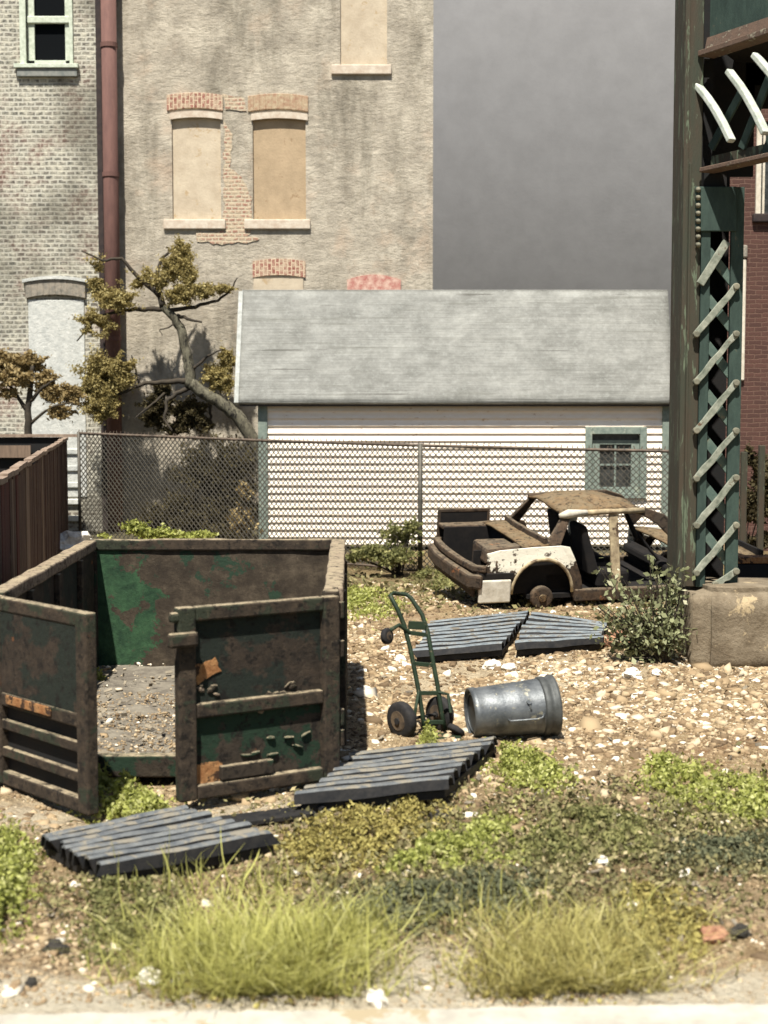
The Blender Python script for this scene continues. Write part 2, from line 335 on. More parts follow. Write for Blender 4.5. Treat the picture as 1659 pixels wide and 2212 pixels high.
M['car_pillar'] = mottled('peeling_pillar_paint', C(186, 170, 136), C(110, 94, 74), 6, .8, 0, .4, 20, .01, C(80, 64, 50), .58, 4)
M['car_dark'] = mottled('burnt_interior', C(20, 19, 19), C(34, 30, 27), 7, .95)
M['bark'] = mottled('grey_bark', C(116, 112, 94), C(66, 62, 52), 6, .95, 0, .9, 18, .03, C(40, 38, 34), .58, 5, (2, 2, 1))
M['twig'] = mottled('dark_twig', C(66, 58, 46), C(44, 40, 34), 9)
# foliage
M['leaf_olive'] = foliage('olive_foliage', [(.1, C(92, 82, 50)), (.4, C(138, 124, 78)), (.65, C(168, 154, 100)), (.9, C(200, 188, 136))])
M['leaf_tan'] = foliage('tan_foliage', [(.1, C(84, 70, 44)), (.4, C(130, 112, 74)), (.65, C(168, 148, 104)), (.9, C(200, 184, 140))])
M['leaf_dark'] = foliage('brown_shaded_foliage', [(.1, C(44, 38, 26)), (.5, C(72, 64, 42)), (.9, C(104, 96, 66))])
M['weed'] = foliage('bright_weeds', [(.1, C(78, 82, 40)), (.35, C(124, 130, 64)), (.6, C(164, 168, 88)), (.9, C(206, 206, 142))])
M['weed_mid'] = foliage('mid_green_weeds', [(.1, C(68, 66, 44)), (.35, C(100, 102, 64)), (.6, C(132, 132, 82)), (.9, C(178, 172, 116))])
M['cover'] = foliage('mixed_ground_cover', [(.05, C(70, 62, 44)), (.3, C(98, 92, 64)), (.5, C(118, 114, 76)), (.7, C(148, 140, 98)), (.95, C(198, 182, 142))], .8, .2, 1.1)
M['cover_blue'] = foliage('blue_green_cover', [(.1, C(62, 64, 46)), (.5, C(90, 94, 70)), (.9, C(130, 130, 98))], .8, .2)
M['cover_yel'] = foliage('yellow_moss', [(.1, C(88, 78, 42)), (.5, C(140, 128, 72)), (.9, C(188, 178, 108))], .8, .2)
M['grass'] = foliage('yellow_green_grass', [(.1, C(98, 92, 52)), (.4, C(150, 148, 80)), (.7, C(190, 188, 110)), (.95, C(226, 222, 172))], .7, .35)
M['grass2'] = foliage('golden_grass', [(.1, C(100, 90, 54)), (.4, C(150, 142, 84)), (.7, C(188, 180, 112)), (.95, C(220, 212, 168))], .7, .35)
M['bushleaf'] = foliage('sage_leaves', [(.1, C(76, 72, 50)), (.4, C(112, 116, 82)), (.7, C(156, 160, 120)), (.95, C(218, 214, 184))])

# ------------------------------------------------------------------ ground
def gh(x, y):
    return (.025*np.sin(1.3*x+.7*y)+.02*np.sin(2.9*x-1.7*y+1)+.012*np.sin(5.1*x+4.3*y)+.01*np.sin(9*x-6*y+2))*.8
def bl(u, v, cu, cv, ru, rv): return np.exp(-((u-cu)/ru)**2-((v-cv)/rv)**2)
def dens_c(u, v):
    d = 1.25*bl(u, v, 1180, 1850, 520, 105)+.7*bl(u, v, 850, 1950, 260, 70)+.8*bl(u, v, 1550, 1800, 260, 80)+.6*bl(u, v, 1250, 1990, 260, 50)+.55*bl(u, v, 300, 1960, 200, 60)+.75*bl(u, v, 950, 1265, 420, 45)+.35*bl(u, v, 1500, 1330, 200, 60)+.5*bl(u, v, 600, 2080, 200, 40)+.35*bl(u, v, 0, 1900, 160, 80)
    return np.clip(d, 0, 1)
xs = np.arange(-9, 11.01, .1); ys = np.arange(5.6, 27.01, .1)
gx, gy = np.meshgrid(xs, ys); gz = gh(gx, gy)+rng.normal(0, .004, gx.shape)
V = np.stack([gx.ravel(), gy.ravel(), gz.ravel()], 1); nx_ = len(xs)
I = (np.arange(len(ys)-1)[:, None]*nx_+np.arange(nx_-1)[None]).ravel()
gob = tag(fast('ground', V, np.stack([I, I+1, I+nx_+1, I+nx_], 1), M['sand'], smooth=True), kind='structure')
gu, gv = CX+F*V[:, 0]/V[:, 1], 878+EYE*F/V[:, 1]      # zones of pale dust and dark moss soil, set in plan
dust = np.clip(1.0*bl(gu, gv, 940, 2120, 160, 60)+1.2*np.clip((gv-2125)/40, 0, 1)+.9*bl(gu, gv, 560, 1770, 200, 30)+.8*bl(gu, gv, 40, 1780, 130, 30)+.45*bl(gu, gv, 1550, 1440, 160, 30)+.4*bl(gu, gv, 1150, 1480, 300, 60), 0, 1)
for nm_, ar_ in (('dust', dust), ('humus', np.clip(dens_c(gu, gv)*.9+.9*np.clip((V[:, 1]-21)/2, 0, 1), 0, .92))):
    a_ = gob.data.attributes.new(nm_, 'FLOAT', 'POINT'); a_.data.foreach_set('value', ar_.astype(np.float32))
tag(MB().box(-60, 60, -30, 90, -.6, -.075).build('terrain', M['far_ground']), kind='structure')
# concrete pavement in front, its far edge a low kerb
a0, a1 = G(-300, 2190, .03), G(1960, 2160, .03)
pv = MB(); n = 60; rows = []
for i in range(n+1):
    f_ = i/n; p = a0.lerp(a1, f_); jit = random.uniform(-.012, .012)
    rows.append((p.x, p.y+jit))
for i in range(n):
    (xa, ya), (xb, yb) = rows[i], rows[i+1]
    pv.hexa([(xa, 2.5, -.3), (xb, 2.5, -.3), (xb, yb, -.3), (xa, ya, -.3), (xa, 2.5, .03), (xb, 2.5, .03), (xb, yb-.02, .03), (xa, ya-.02, .03)])
tag(pv.build('pavement', M['concrete']), kind='structure')

# grey studio-like backdrop, curved to face down and catch less sun near its foot
bk = MB(); nz_ = 28; L = []
y, z = 55.0, -.6
for i in range(nz_+1):
    L.append((y, z)); a = R(20)*min(1, max(0, 1-(z-5)/13.)); y -= .9*math.sin(a); z += .9*math.cos(a)
bk.add([(x, y, z) for y, z in L for x in (-50, 55)], [(2*i, 2*i+1, 2*i+3, 2*i+2) for i in range(nz_)])
tag(bk.build('sky', M['backdrop'], smooth=True), kind='structure')

# ------------------------------------------------------------------ walls with openings
def wall(x0, x1, z0, z1, y, holes, depth=.25, back=6):
    mb = MB(); X = sorted({x0, x1, *[h[0] for h in holes], *[h[1] for h in holes]}); Z = sorted({z0, z1, *[h[2] for h in holes], *[h[3] for h in holes]})
    for i in range(len(X)-1):
        for j in range(len(Z)-1):
            cx, cz = (X[i]+X[i+1])/2, (Z[j]+Z[j+1])/2
            if any(h[0] < cx < h[1] and h[2] < cz < h[3] for h in holes): continue
            mb.add([(X[i], y, Z[j]), (X[i+1], y, Z[j]), (X[i+1], y, Z[j+1]), (X[i], y, Z[j+1])], [(0, 1, 2, 3)])
    for a, b, c, d in holes:
        q = y+depth
        mb.add([(a, y, c), (a, q, c), (a, q, d), (a, y, d)], [(0, 1, 2, 3)]); mb.add([(b, y, c), (b, q, c), (b, q, d), (b, y, d)], [(3, 2, 1, 0)])
        mb.add([(a, y, d), (b, y, d), (b, q, d), (a, q, d)], [(3, 2, 1, 0)]); mb.add([(a, y, c), (b, y, c), (b, q, c), (a, q, c)], [(0, 1, 2, 3)])
    q = y+back
    mb.add([(x0, y, z0), (x0, y, z1), (x0, q, z1), (x0, q, z0)], [(0, 1, 2, 3)]); mb.add([(x1, y, z0), (x1, q, z0), (x1, q, z1), (x1, y, z1)], [(0, 1, 2, 3)])
    mb.add([(x0, q, z0), (x1, q, z0), (x1, q, z1), (x0, q, z1)], [(3, 2, 1, 0)]); mb.add([(x0, y, z1), (x1, y, z1), (x1, q, z1), (x0, q, z1)], [(0, 1, 2, 3)])
    return mb
def arch(x0, x1, z0, h, y, rise=.08, t=.035, n=10):      # segmental arch of bricks standing proud
    mb = MB()
    for i in range(n):
        f0, f1 = i/n, (i+1)/n; s = lambda f: rise*(1-(2*f-1)**2)
        xa, xb = x0+(x1-x0)*f0, x0+(x1-x0)*f1
        mb.hexa([(xa, y-t, z0+s(f0)), (xb, y-t, z0+s(f1)), (xb, y+.02, z0+s(f1)), (xa, y+.02, z0+s(f0)),
                 (xa, y-t, z0+h+s(f0)), (xb, y-t, z0+h+s(f1)), (xb, y+.02, z0+h+s(f1)), (xa, y+.02, z0+h+s(f0))])
    return mb
def rect(u0, v0, u1, v1, Y):
    a, b = W(u0, v1, Y), W(u1, v0, Y); return a.x, b.x, a.z, b.z
# plaster building
YP = 32.5
pb = empty('plaster_building', (0, YP, 0), 'tall beige rough plaster building with bricked up windows behind the white shed', 'building')
pe = W(935, 500, YP).x; pl = W(252, 300, YP).x
holes = [rect(373, 243, 476, 474, YP), rect(547, 245, 660, 474, YP), rect(735, -260, 836, 140, YP)]
o = wall(pl, pe, -.1, 14.5, YP, holes, .12).build('wall', M['plaster']); o.parent = pb; o.matrix_parent_inverse = Matrix.Translation((0, -YP, 0))
def sub(mb, name, m, parent, **k):
    o = mb.build(name, m, **k); o.parent = parent
    o.matrix_parent_inverse = (Matrix.Translation(parent.location) @ parent.rotation_euler.to_matrix().to_4x4()).inverted(); return o
for i, (h, m_, am) in enumerate(zip(holes, ('infill', 'infill_brown', 'infill'), ('arch', 'arch_pale', 'arch'))):
    a, b, c, d = h
    w = sub(MB().box(a-.02, b+.02, YP+.06, YP+.1, c-.02, d+.02), 'blocked_window', M[m_], pb)
    w['label'] = ('window opening filled with pale plaster', 'window opening filled with brown plaster', 'upper window opening filled with cream plaster')[i]
    s = MB().box(a-.2, b+.1, YP-.07, YP+.05, c-.22, c-.005); s_ = sub(s, 'sill', M['sill'], pb, bevel=.02); 
    if i < 2:
        sub(arch(a-.1, b+.06, d+.03, .34, YP, .06), 'arch', M[am], pb, bevel=.01)
        sub(arch(a-.03, b+.05, d-.16, .14, YP, .05, .05), 'hood', M['sill'], pb)
a, b, c, d = rect(546, 566, 660, 600, YP); sub(arch(a, b, c, .36, YP, .06), 'arch', M['arch'], pb)
a, b, c, d = rect(548, 602, 655, 625, YP); sub(MB().box(a, b, YP-.03, YP+.02, c-.3, d), 'blocked_window', M['infill'], pb)
a, b, c, d = rect(750, 608, 866, 640, YP); sub(arch(a, b, c, .36, YP, .12), 'arch', M['arch_red'], pb)
def patch(pts, Y, name, m, parent, proud=.012, jitter=.03):
    P = [W(u, v, Y-proud) for u, v in pts]; out = []
    for i in range(len(P)):
        p, q = P[i], P[(i+1) % len(P)]; n = max(1, int((q-p).length/.1))
        for k in range(n):
            r = p.lerp(q, k/n); out.append((r.x+random.uniform(-jitter, jitter), r.y, r.z+random.uniform(-jitter, jitter)))
    return sub(MB().add(out, [tuple(range(len(out)))]), name, m, parent)
patch([(484, 262), (500, 290), (498, 360), (520, 380), (543, 430), (545, 470), (540, 505), (520, 522), (490, 512), (484, 470)], YP, 'exposed_brick', M['brick_e'], pb)
patch([(420, 502), (480, 500), (500, 512), (560, 512), (555, 522), (470, 528), (425, 520)], YP, 'exposed_brick', M['brick_e'], pb, .018)
patch([(484, 205), (530, 212), (532, 238), (484, 236)], YP, 'exposed_brick', M['brick_e'], pb, .02)
# brick building on the left
YB = 32.36
bb = empty('brick_building', (-9, YB, 0), 'tall limewashed brick building with black sash window, left of the rusty red pipe', 'building')
h1 = rect(58, -70, 148, 140, YB)
sub(wall(-16, W(213, 300, YB).x, -.1, 14.5, YB, [h1]), 'wall', M['brick_l'], bb)
a, b, c, d = h1
wf = sub(MB().box(a-.14, a, YB-.05, YB+.08, c, d).box(b, b+.08, YB-.05, YB+.08, c, d), 'window', M['win_white'], bb, bevel=.01)
sub(MB().box(a, a+.16, YB+.09, YB+.14, c, d).box(b-.12, b, YB+.09, YB+.14, c, d).box(a, b, YB+.09, YB+.14, c, c+.12), 'sash', M['win_white'], wf, bevel=.01)
mz = W(100, 42, YB).z
sub(MB().box(a, b, YB+.04, YB+.12, mz-.07, mz+.09), 'sash', M['win_white'], wf, bevel=.02)
sub(MB().box(a, b, YB+.16, YB+.18, c, d), 'pane', M['glass'], wf)
sub(MB().box(a-.26, b+.2, YB-.14, YB+.05, c-.09, c-.0), 'sill', M['win_white'], bb, bevel=.01)
sub(MB().box(a-.2, b+.17, YB-.1, YB+.05, c-.27, c-.092), 'sill', M['grey_stone'], bb, bevel=.01)
a, b, c, d = rect(66, 648, 182, 930, YB)
bw_ = sub(MB().box(a, b, YB-.035, YB+.02, c-1.5, d), 'blocked_window', M['whitewash'], bb, bevel=.015); bw_['label'] = 'tall bricked window painted white'
sub(arch(a-.04, b+.04, d+.03, .34, YB, .08, .09), 'arch', M['arch_grey'], bb, bevel=.01)
sub(arch(a-.1, b+.1, d+.375, .07, YB, .08, .13), 'hood', M['whitewash'], bb)
for k in range(6):
    zt = W(156, 975+k*36, YB).z; x0 = W(143, 975, YB).x
    sub(MB().box(x0, x0+.27, YB-.08, YB+.02, zt-.07, zt+.06), 'quoin', M['whitewash'], bb, bevel=.02)
# pipe
xp = W(241, 500, 32.2).x
YQ = 32.2
pp = empty('drain_pipe', (xp, YQ, 0), 'thick rusty red vertical drain pipe between the brick and plaster buildings', 'pipe')
sub(MB().tube([(xp, YQ, -.05), (xp, YQ, 14.5)], .17, 20), 'pipe', M['pipe'], pp, smooth=True)
for zc in (1.5, 4.2, 7.8, 10.6):
    sub(MB().tube([(xp, YQ, zc), (xp, YQ, zc+.1)], .19, 20), 'collar', M['pipe'], pp)
sub(MB().box(xp-.3, xp-.18, 32.22, 32.45, -.05, 14.4), 'pipe_gap_shade', M['pipe_dark'], pp, bevel=.01)  # dark strip standing for the shaded gap left of the pipe

# ------------------------------------------------------------------ white clapboard shed
YH = 28.0
hx0, hx1 = W(562, 1000, YH).x, W(1447, 1000, YH).x
shed = empty('clapboard_shed', ((hx0+hx1)/2, YH, 0), 'low white clapboard shed with steep grey roof behind the chain link fence', 'shed')
wa = rect(1262, 922, 1396, 1076, YH)
ez, ye = W(900, 872, 27.75).z, 27.75
sz = ez-.02
sp = .1445; mb = MB(); z = .05; k = 0
while z < sz:                                          # lapped boards, cut round the window
    z2 = min(z+sp, sz); segs = [(hx0, hx1)]
    if z2 > wa[2] and z < wa[3]: segs = [(hx0, wa[0]), (wa[1], hx1)]
    for (p, q) in segs:
        mb.hexa([(p, YH-.052, z), (q, YH-.052, z), (q, YH+.02, z), (p, YH+.02, z), (p, YH-.006, z2+.01), (q, YH-.006, z2+.01), (q, YH+.02, z2+.01), (p, YH+.02, z2+.01)])
    z = z2; k += 1
sub(mb, 'siding', M['siding'], shed)
D = 2.6
sub(MB().box(hx0+.02, hx1-.02, YH+.025, YH+D, 0, .05).box(hx0, hx0+.05, YH+.03, YH+D, .05, sz).box(hx1-.05, hx1, YH+.03, YH+D, .05, sz).box(hx0, hx1, YH+D, YH+D+.05, 0, sz), 'wall', M['siding'], shed)
for (p, q) in ((hx0-.03, hx0+.15), (hx1-.17, hx1+.03)):
    sub(MB().box(p, q, YH-.09, YH+.02, 0, sz-.01), 'corner_board', M['green_trim'], shed, bevel=.008)
# window
fr = sub(MB().box(wa[0], wa[0]+.13, YH-.1, YH+.06, wa[2], wa[3]).box(wa[1]-.13, wa[1], YH-.1, YH+.06, wa[2], wa[3]).box(wa[0]+.13, wa[1]-.13, YH-.1, YH+.06, wa[3]-.14, wa[3]).box(wa[0]+.13, wa[1]-.13, YH-.105, YH+.06, wa[2], wa[2]+.1), 'window', M['green_trim'], shed, bevel=.008)
pn = rect(1294, 960, 1363, 1052, YH+.04)
i0, i1, k0, k1 = wa[0]+.13, wa[1]-.13, wa[2]+.1, wa[3]-.14
sa = MB().box(i0, pn[0], YH, YH+.05, k0, k1-.12).box(pn[1], i1, YH, YH+.05, k0, k1-.12).box(pn[0], pn[1], YH, YH+.05, k0, pn[2]).box(pn[0], pn[1], YH, YH+.05, pn[3], k1-.12)
mx_ = (pn[0]+pn[1])/2; zz = W(1330, 1004, YH).z
sa.box(mx_-.018, mx_+.018, YH+.01, YH+.045, pn[2], pn[3]).box(pn[0], mx_-.018, YH+.012, YH+.043, zz-.018, zz+.018).box(mx_+.018, pn[1], YH+.012, YH+.043, zz-.018, zz+.018)
zz = W(1330, 972, YH).z; sa.box(pn[0], mx_-.018, YH+.012, YH+.043, zz-.025, zz+.025).box(mx_+.018, pn[1], YH+.012, YH+.043, zz-.025, zz+.025)
sub(sa, 'sash', M['green_trim'], fr, bevel=.004)
sub(MB().box(i0, i1, YH+.055, YH+.07, k0, k1), 'pane', M['glass2'], fr)
# roof
rz_, ry_ = W(900, 631, 28.95).z, 28.95
rx0, rx1 = W(512, 872, ye).x, W(1457, 876, ye).x
tx0, tx1 = W(522, 631, ry_).x, W(1442, 632, ry_).x
nU, nV = 60, 16; vs = []; fs = []
for j in range(nV+1):
    for i in range(nU+1):
        u, w = i/nU, j/nV; xa = rx0+(tx0-rx0)*w; xb = rx1+(tx1-rx1)*w
        sag = .03*math.sin(u*9+w*2)*math.sin(w*3.1)+random.uniform(-.004, .004)
        lip = .012*((j in (5, 10)) and random.random())
        vs.append((xa+(xb-xa)*u, ye+(ry_-ye)*w-sag*.5-lip, ez+(rz_-ez)*w))
for j in range(nV):
    for i in range(nU):
        q = j*(nU+1)+i; fs.append((q, q+1, q+nU+2, q+nU+1))
mb = MB().add(vs, fs)
mb.add([(tx0, ry_, rz_), (tx1, ry_, rz_), (rx1, 2*ry_-ye, ez), (rx0, 2*ry_-ye, ez)], [(0, 1, 2, 3)])
roof = sub(mb, 'roof', M['roof'], shed, smooth=True, solid=.07)
sub(MB().bar((rx0-.01, ye-.02, ez), (tx0-.01, ry_-.03, rz_), .08, .09, (0, 1, .4)), 'flashing', M['flashing'], roof, bevel=.01)
sub(MB().bar((tx0, ry_-.0, rz_+.02), (tx1, ry_-.0, rz_+.02), .05, .06, (0, 0, 1)), 'ridge_cap', M['roof'], roof, bevel=.02)
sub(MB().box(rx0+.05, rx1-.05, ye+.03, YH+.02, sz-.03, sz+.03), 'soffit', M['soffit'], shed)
for xg, s in ((hx0+.1, 1), (hx1-.1, -1)):
    sub(MB().add([(xg, YH+.03, sz), (xg, YH+D-.7, sz), (xg, ry_, rz_-.15)], [(0, 1, 2)]), 'gable', M['siding'], shed, solid=.04)

# ------------------------------------------------------------------ brick building far right
YR = 27.0
rb = empty('red_brick_building', (9, YR, 0), 'red brown brick building with white window trims behind the steel tower', 'building')
xr0 = W(1535, 600, YR).x
h2 = rect(1641, 262, 1720, 462, YR)
sub(wall(xr0, 14, -.1, W(1600, 180, YR).z, YR, [h2], .15, 1.2), 'wall', M['brick_r'], rb)
a, b, c, d = h2
wf = sub(MB().box(a-.09, a, YR-.06, YR+.05, c, d).box(b, b+.09, YR-.06, YR+.05, c, d).box(a+.06, a+.1, YR+.06, YR+.1, c, d), 'window', M['white_trim'], rb)
sub(MB().box(a, b, YR+.1, YR+.12, c, d), 'pane', M['glass2'], wf)
sub(MB().box(a-.14, b+.14, YR-.1, YR+.03, c-.16, c-.003), 'sill', M['pipe_dark'], rb, bevel=.02)
a, b, c, d = rect(1594, 560, 1611, 822, YR); sub(MB().box(a, b, YR-.07, YR+.02, c, d), 'trim', M['white_trim'], rb, bevel=.02)
a, b, c, d = rect(1592, 530, 1613, 558, YR); sub(MB().box(a, b, YR-.1, YR+.02, c, d), 'trim', M['arch_grey'], rb, bevel=.03)

# ------------------------------------------------------------------ steel tower on its block
YT = 15.4
blk = MB(); p0, p1 = G(1478, 1425), G(1800, 1440)
bx0 = p0.x; bz = .84
bo = empty('concrete_block', (4.1, 15.4, 0), 'weathered brown concrete footing block under the green steel tower', 'block')
vs = []; fs = []; nU, nV, nW = 22, 10, 14
import bmesh
bm = bmesh.new(); bmesh.ops.create_cube(bm, size=1)
bmesh.ops.bevel(bm, geom=bm.edges[:]+bm.verts[:], offset=.09, segments=3, affect='EDGES')
bmesh.ops.subdivide_edges(bm, edges=bm.edges[:], cuts=5, use_grid_fill=True)
from mathutils import noise as mn
for v in bm.verts:
    v.co = Vector((v.co.x*2.0, v.co.y*1.0, v.co.z*bz*1.15)); n = mn.noise_vector(v.co*2.2)*.035+mn.noise_vector(v.co*7)*.014; v.co += n
me = bpy.data.meshes.new('block'); bm.to_mesh(me); bm.free()
o = link('block', me, M['block'], bo, smooth=True); o.location = (bx0+1.0-4.1, .05, bz/2-.06)
tw = empty('steel_tower', (3.4, YT, .75), 'tall green and brown riveted steel lattice tower column standing on the concrete block', 'tower')
zb = .80; X = lambda u, v=1000, Y=YT: W(u, v, Y).x
cx0, cx1, cx2, cx3, cx4, cx5 = X(1455), X(1512), X(1512), X(1527), X(1572), X(1600)
ztop = 7.6; zl = W(1540, 405, YT).z
cx0 = W(1471, 640, YT).x; cx1 = W(1511, 640, YT).x
sub(MB().box(cx0, cx1, YT-.02, YT+.04, zb, ztop).box(cx0, cx0+.05, YT+.04, YT+.55, zb, ztop), 'flange_plate', M['tower_brown'], tw, bevel=.01)
sub(MB().box(cx0+.06, cx0+.085, YT-.045, YT-.018, zb, 5.3).box(cx0, cx0+.05, YT-.04, YT-.02, zb, ztop), 'angle_strip', M['tower_brown'], tw, bevel=.004)
sx0 = W(1500, 900, YT).x; sx1 = W(1527, 900, YT).x; sx2 = W(1571, 900, YT).x; sx3 = W(1598, 900, YT).x
sub(MB().box(cx1+.002, sx1, YT-.04, YT+.02, zb, zl), 'channel', M['tower_green'], tw, bevel=.006)
sub(MB().box(sx2, sx3, YT-.04, YT+.02, zb, zl).box(sx3-.02, sx3+.004, YT+.02, YT+.5, zb, zl), 'channel', M['tower_green'], tw, bevel=.006)
sub(MB().box(cx1, sx3-.03, YT+.5, YT+.52, zb, 5.3).box(cx1-.0, cx1+.02, YT+.05, YT+.5, zb, 6.4).box(cx1-.05, cx1+.09, YT+.06, YT+.12, 6.4, 8.6), 'back_plate', M['tower_dark'], tw)  # black backing and strip, painted shade of the column interior and gap
ysr = [619, 721.5, 827, 931, 1032, 1134.5, 1234]; 
for i, v in enumerate([516]+ysr):
    a = W(1504, v+103, YT-.07); b = W(1590, v, YT-.07)
    if i > 0 and i < 8:
        mb = MB(); 
        if v+103 > 1262: a = W(1545, 1262, YT-.07)
        n_ = 5; pts = [a.lerp(b, q/n_)+Vector((0, 0, random.uniform(-.012, .012))) for q in range(n_+1)]
        mb.strip(pts, [.066+random.uniform(-.008, .01) for _ in pts], .035, (-.7, 0, 1))
        sub(mb, 'lacing_bar', M['tower_bar'], tw, bevel=.006)
        for p in (a, b):
            sub(MB().tube([p+Vector((0, -.04, 0)), p+Vector((0, .02, 0))], [.036, .04], 10), 'rivet', M['tower_rivet'], tw, bevel=.01)
    elif i == 0:
        sub(MB().bar(W(1512, 614, YT-.07), W(1570, 522, YT-.07), .085, .04, (-.7, 0, 1)), 'lacing_bar', M['tower_bar'], tw, bevel=.006)
    a = W(1508, v, YT+.03); b = W(1590, v+103, YT+.03)
    if v+103 < 1262: sub(MB().bar(a, b, .1, .03, (.7, 0, 1)), 'cross_bar', M['tower_cross'], tw, bevel=.005)
gp = W(1500, 500, YT-.06)
sub(MB().hexa([(W(1499, 500, YT).x, YT-.075, gp.z), (W(1588, 500, YT).x, YT-.075, gp.z), (W(1588, 500, YT).x, YT-.045, gp.z), (W(1499, 500, YT).x, YT-.045, gp.z),
               (W(1499, 405, YT).x, YT-.075, zl), (W(1588, 405, YT).x, YT-.075, zl), (W(1588, 405, YT).x, YT-.045, zl), (W(1499, 405, YT).x, YT-.045, zl)]), 'gusset_plate', M['tower_green'], tw, bevel=.01)
for k in range(9):
    p = W(1508, 410+k*17, YT-.08)
    if k < 8: sub(MB().tube([p, p+Vector((0, -.04, 0))], [.032, .018], 8), 'rivet', M['tower_rivet'], tw, smooth=True)
sub(MB().box(cx1+.03, W(1570, 390, YT).x, YT, YT+.4, zl+.003, W(1540, 372, YT).z), 'column_neck', M['tower_dark'], tw)
# girder and truss running towards the viewer over the yard's right edge
A = Vector((3.40, 15.36)); dv = Vector((.5, -.95)).normalized(); Bp = A+dv*5.2
P3 = lambda s, z, off=0: Vector((A.x+dv.x*s+dv.y*-off, A.y+dv.y*s+dv.x*off, z))    # off > 0: to the right of the run
gz0 = 6.47
sub(MB().hexa([P3(.02, gz0, 0), P3(5.2, gz0, 0), P3(5.2, gz0, .03), P3(.02, gz0, .03), P3(.02, 8.6, 0), P3(5.2, 8.6, 0), P3(5.2, 8.6, .03), P3(.02, 8.6, .03)]), 'web_plate', M['tower_green'], tw)
sub(MB().hexa([P3(-.05, gz0-.07, -.1), P3(5.2, gz0-.07, -.1), P3(5.2, gz0-.07, .12), P3(-.05, gz0-.07, .12), P3(-.05, gz0-.01, -.1), P3(5.2, gz0-.01, -.1), P3(5.2, gz0-.01, .12), P3(-.05, gz0-.01, .12)]), 'bottom_flange', M['tower_rust'], tw, bevel=.008)
sub(MB().hexa([P3(0, gz0-.0, -.045), P3(5.2, gz0-.0, -.045), P3(5.2, gz0, -.003), P3(0, gz0, -.003), P3(0, gz0+.12, -.02), P3(5.2, gz0+.12, -.02), P3(5.2, gz0+.12, -.003), P3(0, gz0+.12, -.003)]), 'flange_angle', M['tower_rust'], tw)
sub(MB().hexa([P3(-.02, 6.55, .05), P3(5.2, 6.55, .05), P3(5.2, 6.55, 3.4), P3(-2.2, 6.55, 3.4), P3(-.02, 6.75, .05), P3(5.2, 6.75, .05), P3(5.2, 6.75, 3.4), P3(-2.2, 6.75, 3.4)]), 'deck', M['tower_dark'], tw)
lc = PL(1515, 366, A, dv).z
sub(MB().hexa([P3(.0, lc-.05, -.1), P3(5.2, lc-.05, -.1), P3(5.2, lc-.05, .1), P3(.0, lc-.05, .1), P3(.0, lc+.0, -.1), P3(5.2, lc+.0, -.1), P3(5.2, lc+.0, .1), P3(.0, lc+.0, .1)]), 'lower_chord', M['tower_rust'], tw, bevel=.01)
sub(MB().hexa([P3(.0, lc+.003, .06), P3(5.2, lc+.003, .06), P3(5.2, lc+.003, .1), P3(.0, lc+.003, .1), P3(.0, lc+.13, .06), P3(5.2, lc+.13, .06), P3(5.2, lc+.13, .1), P3(.0, lc+.13, .1)]), 'lower_chord', M['tower_brown'], tw)
sd_n = Vector((dv.y, -dv.x, 0))
for k, ((u0, v0), (u1, v1)) in enumerate((((1516, 186), (1590, 306)), ((1584, 155), (1664, 290)), ((1640, 120), (1760, 290)))):
    a = PL(u0, v0, A, dv)-Vector((-dv.y, dv.x, 0))*-.0; b = PL(u1, v1, A, dv)
    nv = Vector((dv.y, -dv.x, 0))*.06
    mb = MB(); mid = (a+b)/2+Vector((0, 0, .05)); pts = [a, a.lerp(mid, .6)+Vector((0, 0, .01)), mid, mid.lerp(b, .5)+Vector((0, 0, .012)), b]
    mb.strip([p+nv for p in pts], .06, .09, (0, 0, 1))
    sub(mb, 'brace_bar', M['tower_lit'], tw, bevel=.012)
for (u0, v0), (u1, v1) in (((1598, 190), (1528, 320)), ((1668, 130), (1594, 320)), ((1700, 190), (1645, 330))):
    a = PL(u0, v0, A, dv); b = PL(u1, v1, A, dv); nv = Vector((-dv.y, dv.x, 0))*.05
    sub(MB().bar(a+nv, b+nv, .1, .03, (0, 0, 1)), 'brace_bar', M['tower_green'], tw, bevel=.006)
q0 = 16.25
sub(MB().box(3.38, 4.7, q0, q0+.05, 6.3, 7.2).box(3.50, 4.12, q0, q0+.05, 5.3, 6.3).box(3.40, 3.50, 15.55, q0, 5.3, 6.54), 'shade_plate', M['tower_dark'], tw)  # black plates added to fill the deck's shade behind the truss
sub(MB().box(4.02, 7.2, q0, q0+.05, 6.05, 6.54), 'cross_girder', M['tower_dark'], tw)  # added with the plates to fill the shade under the deck

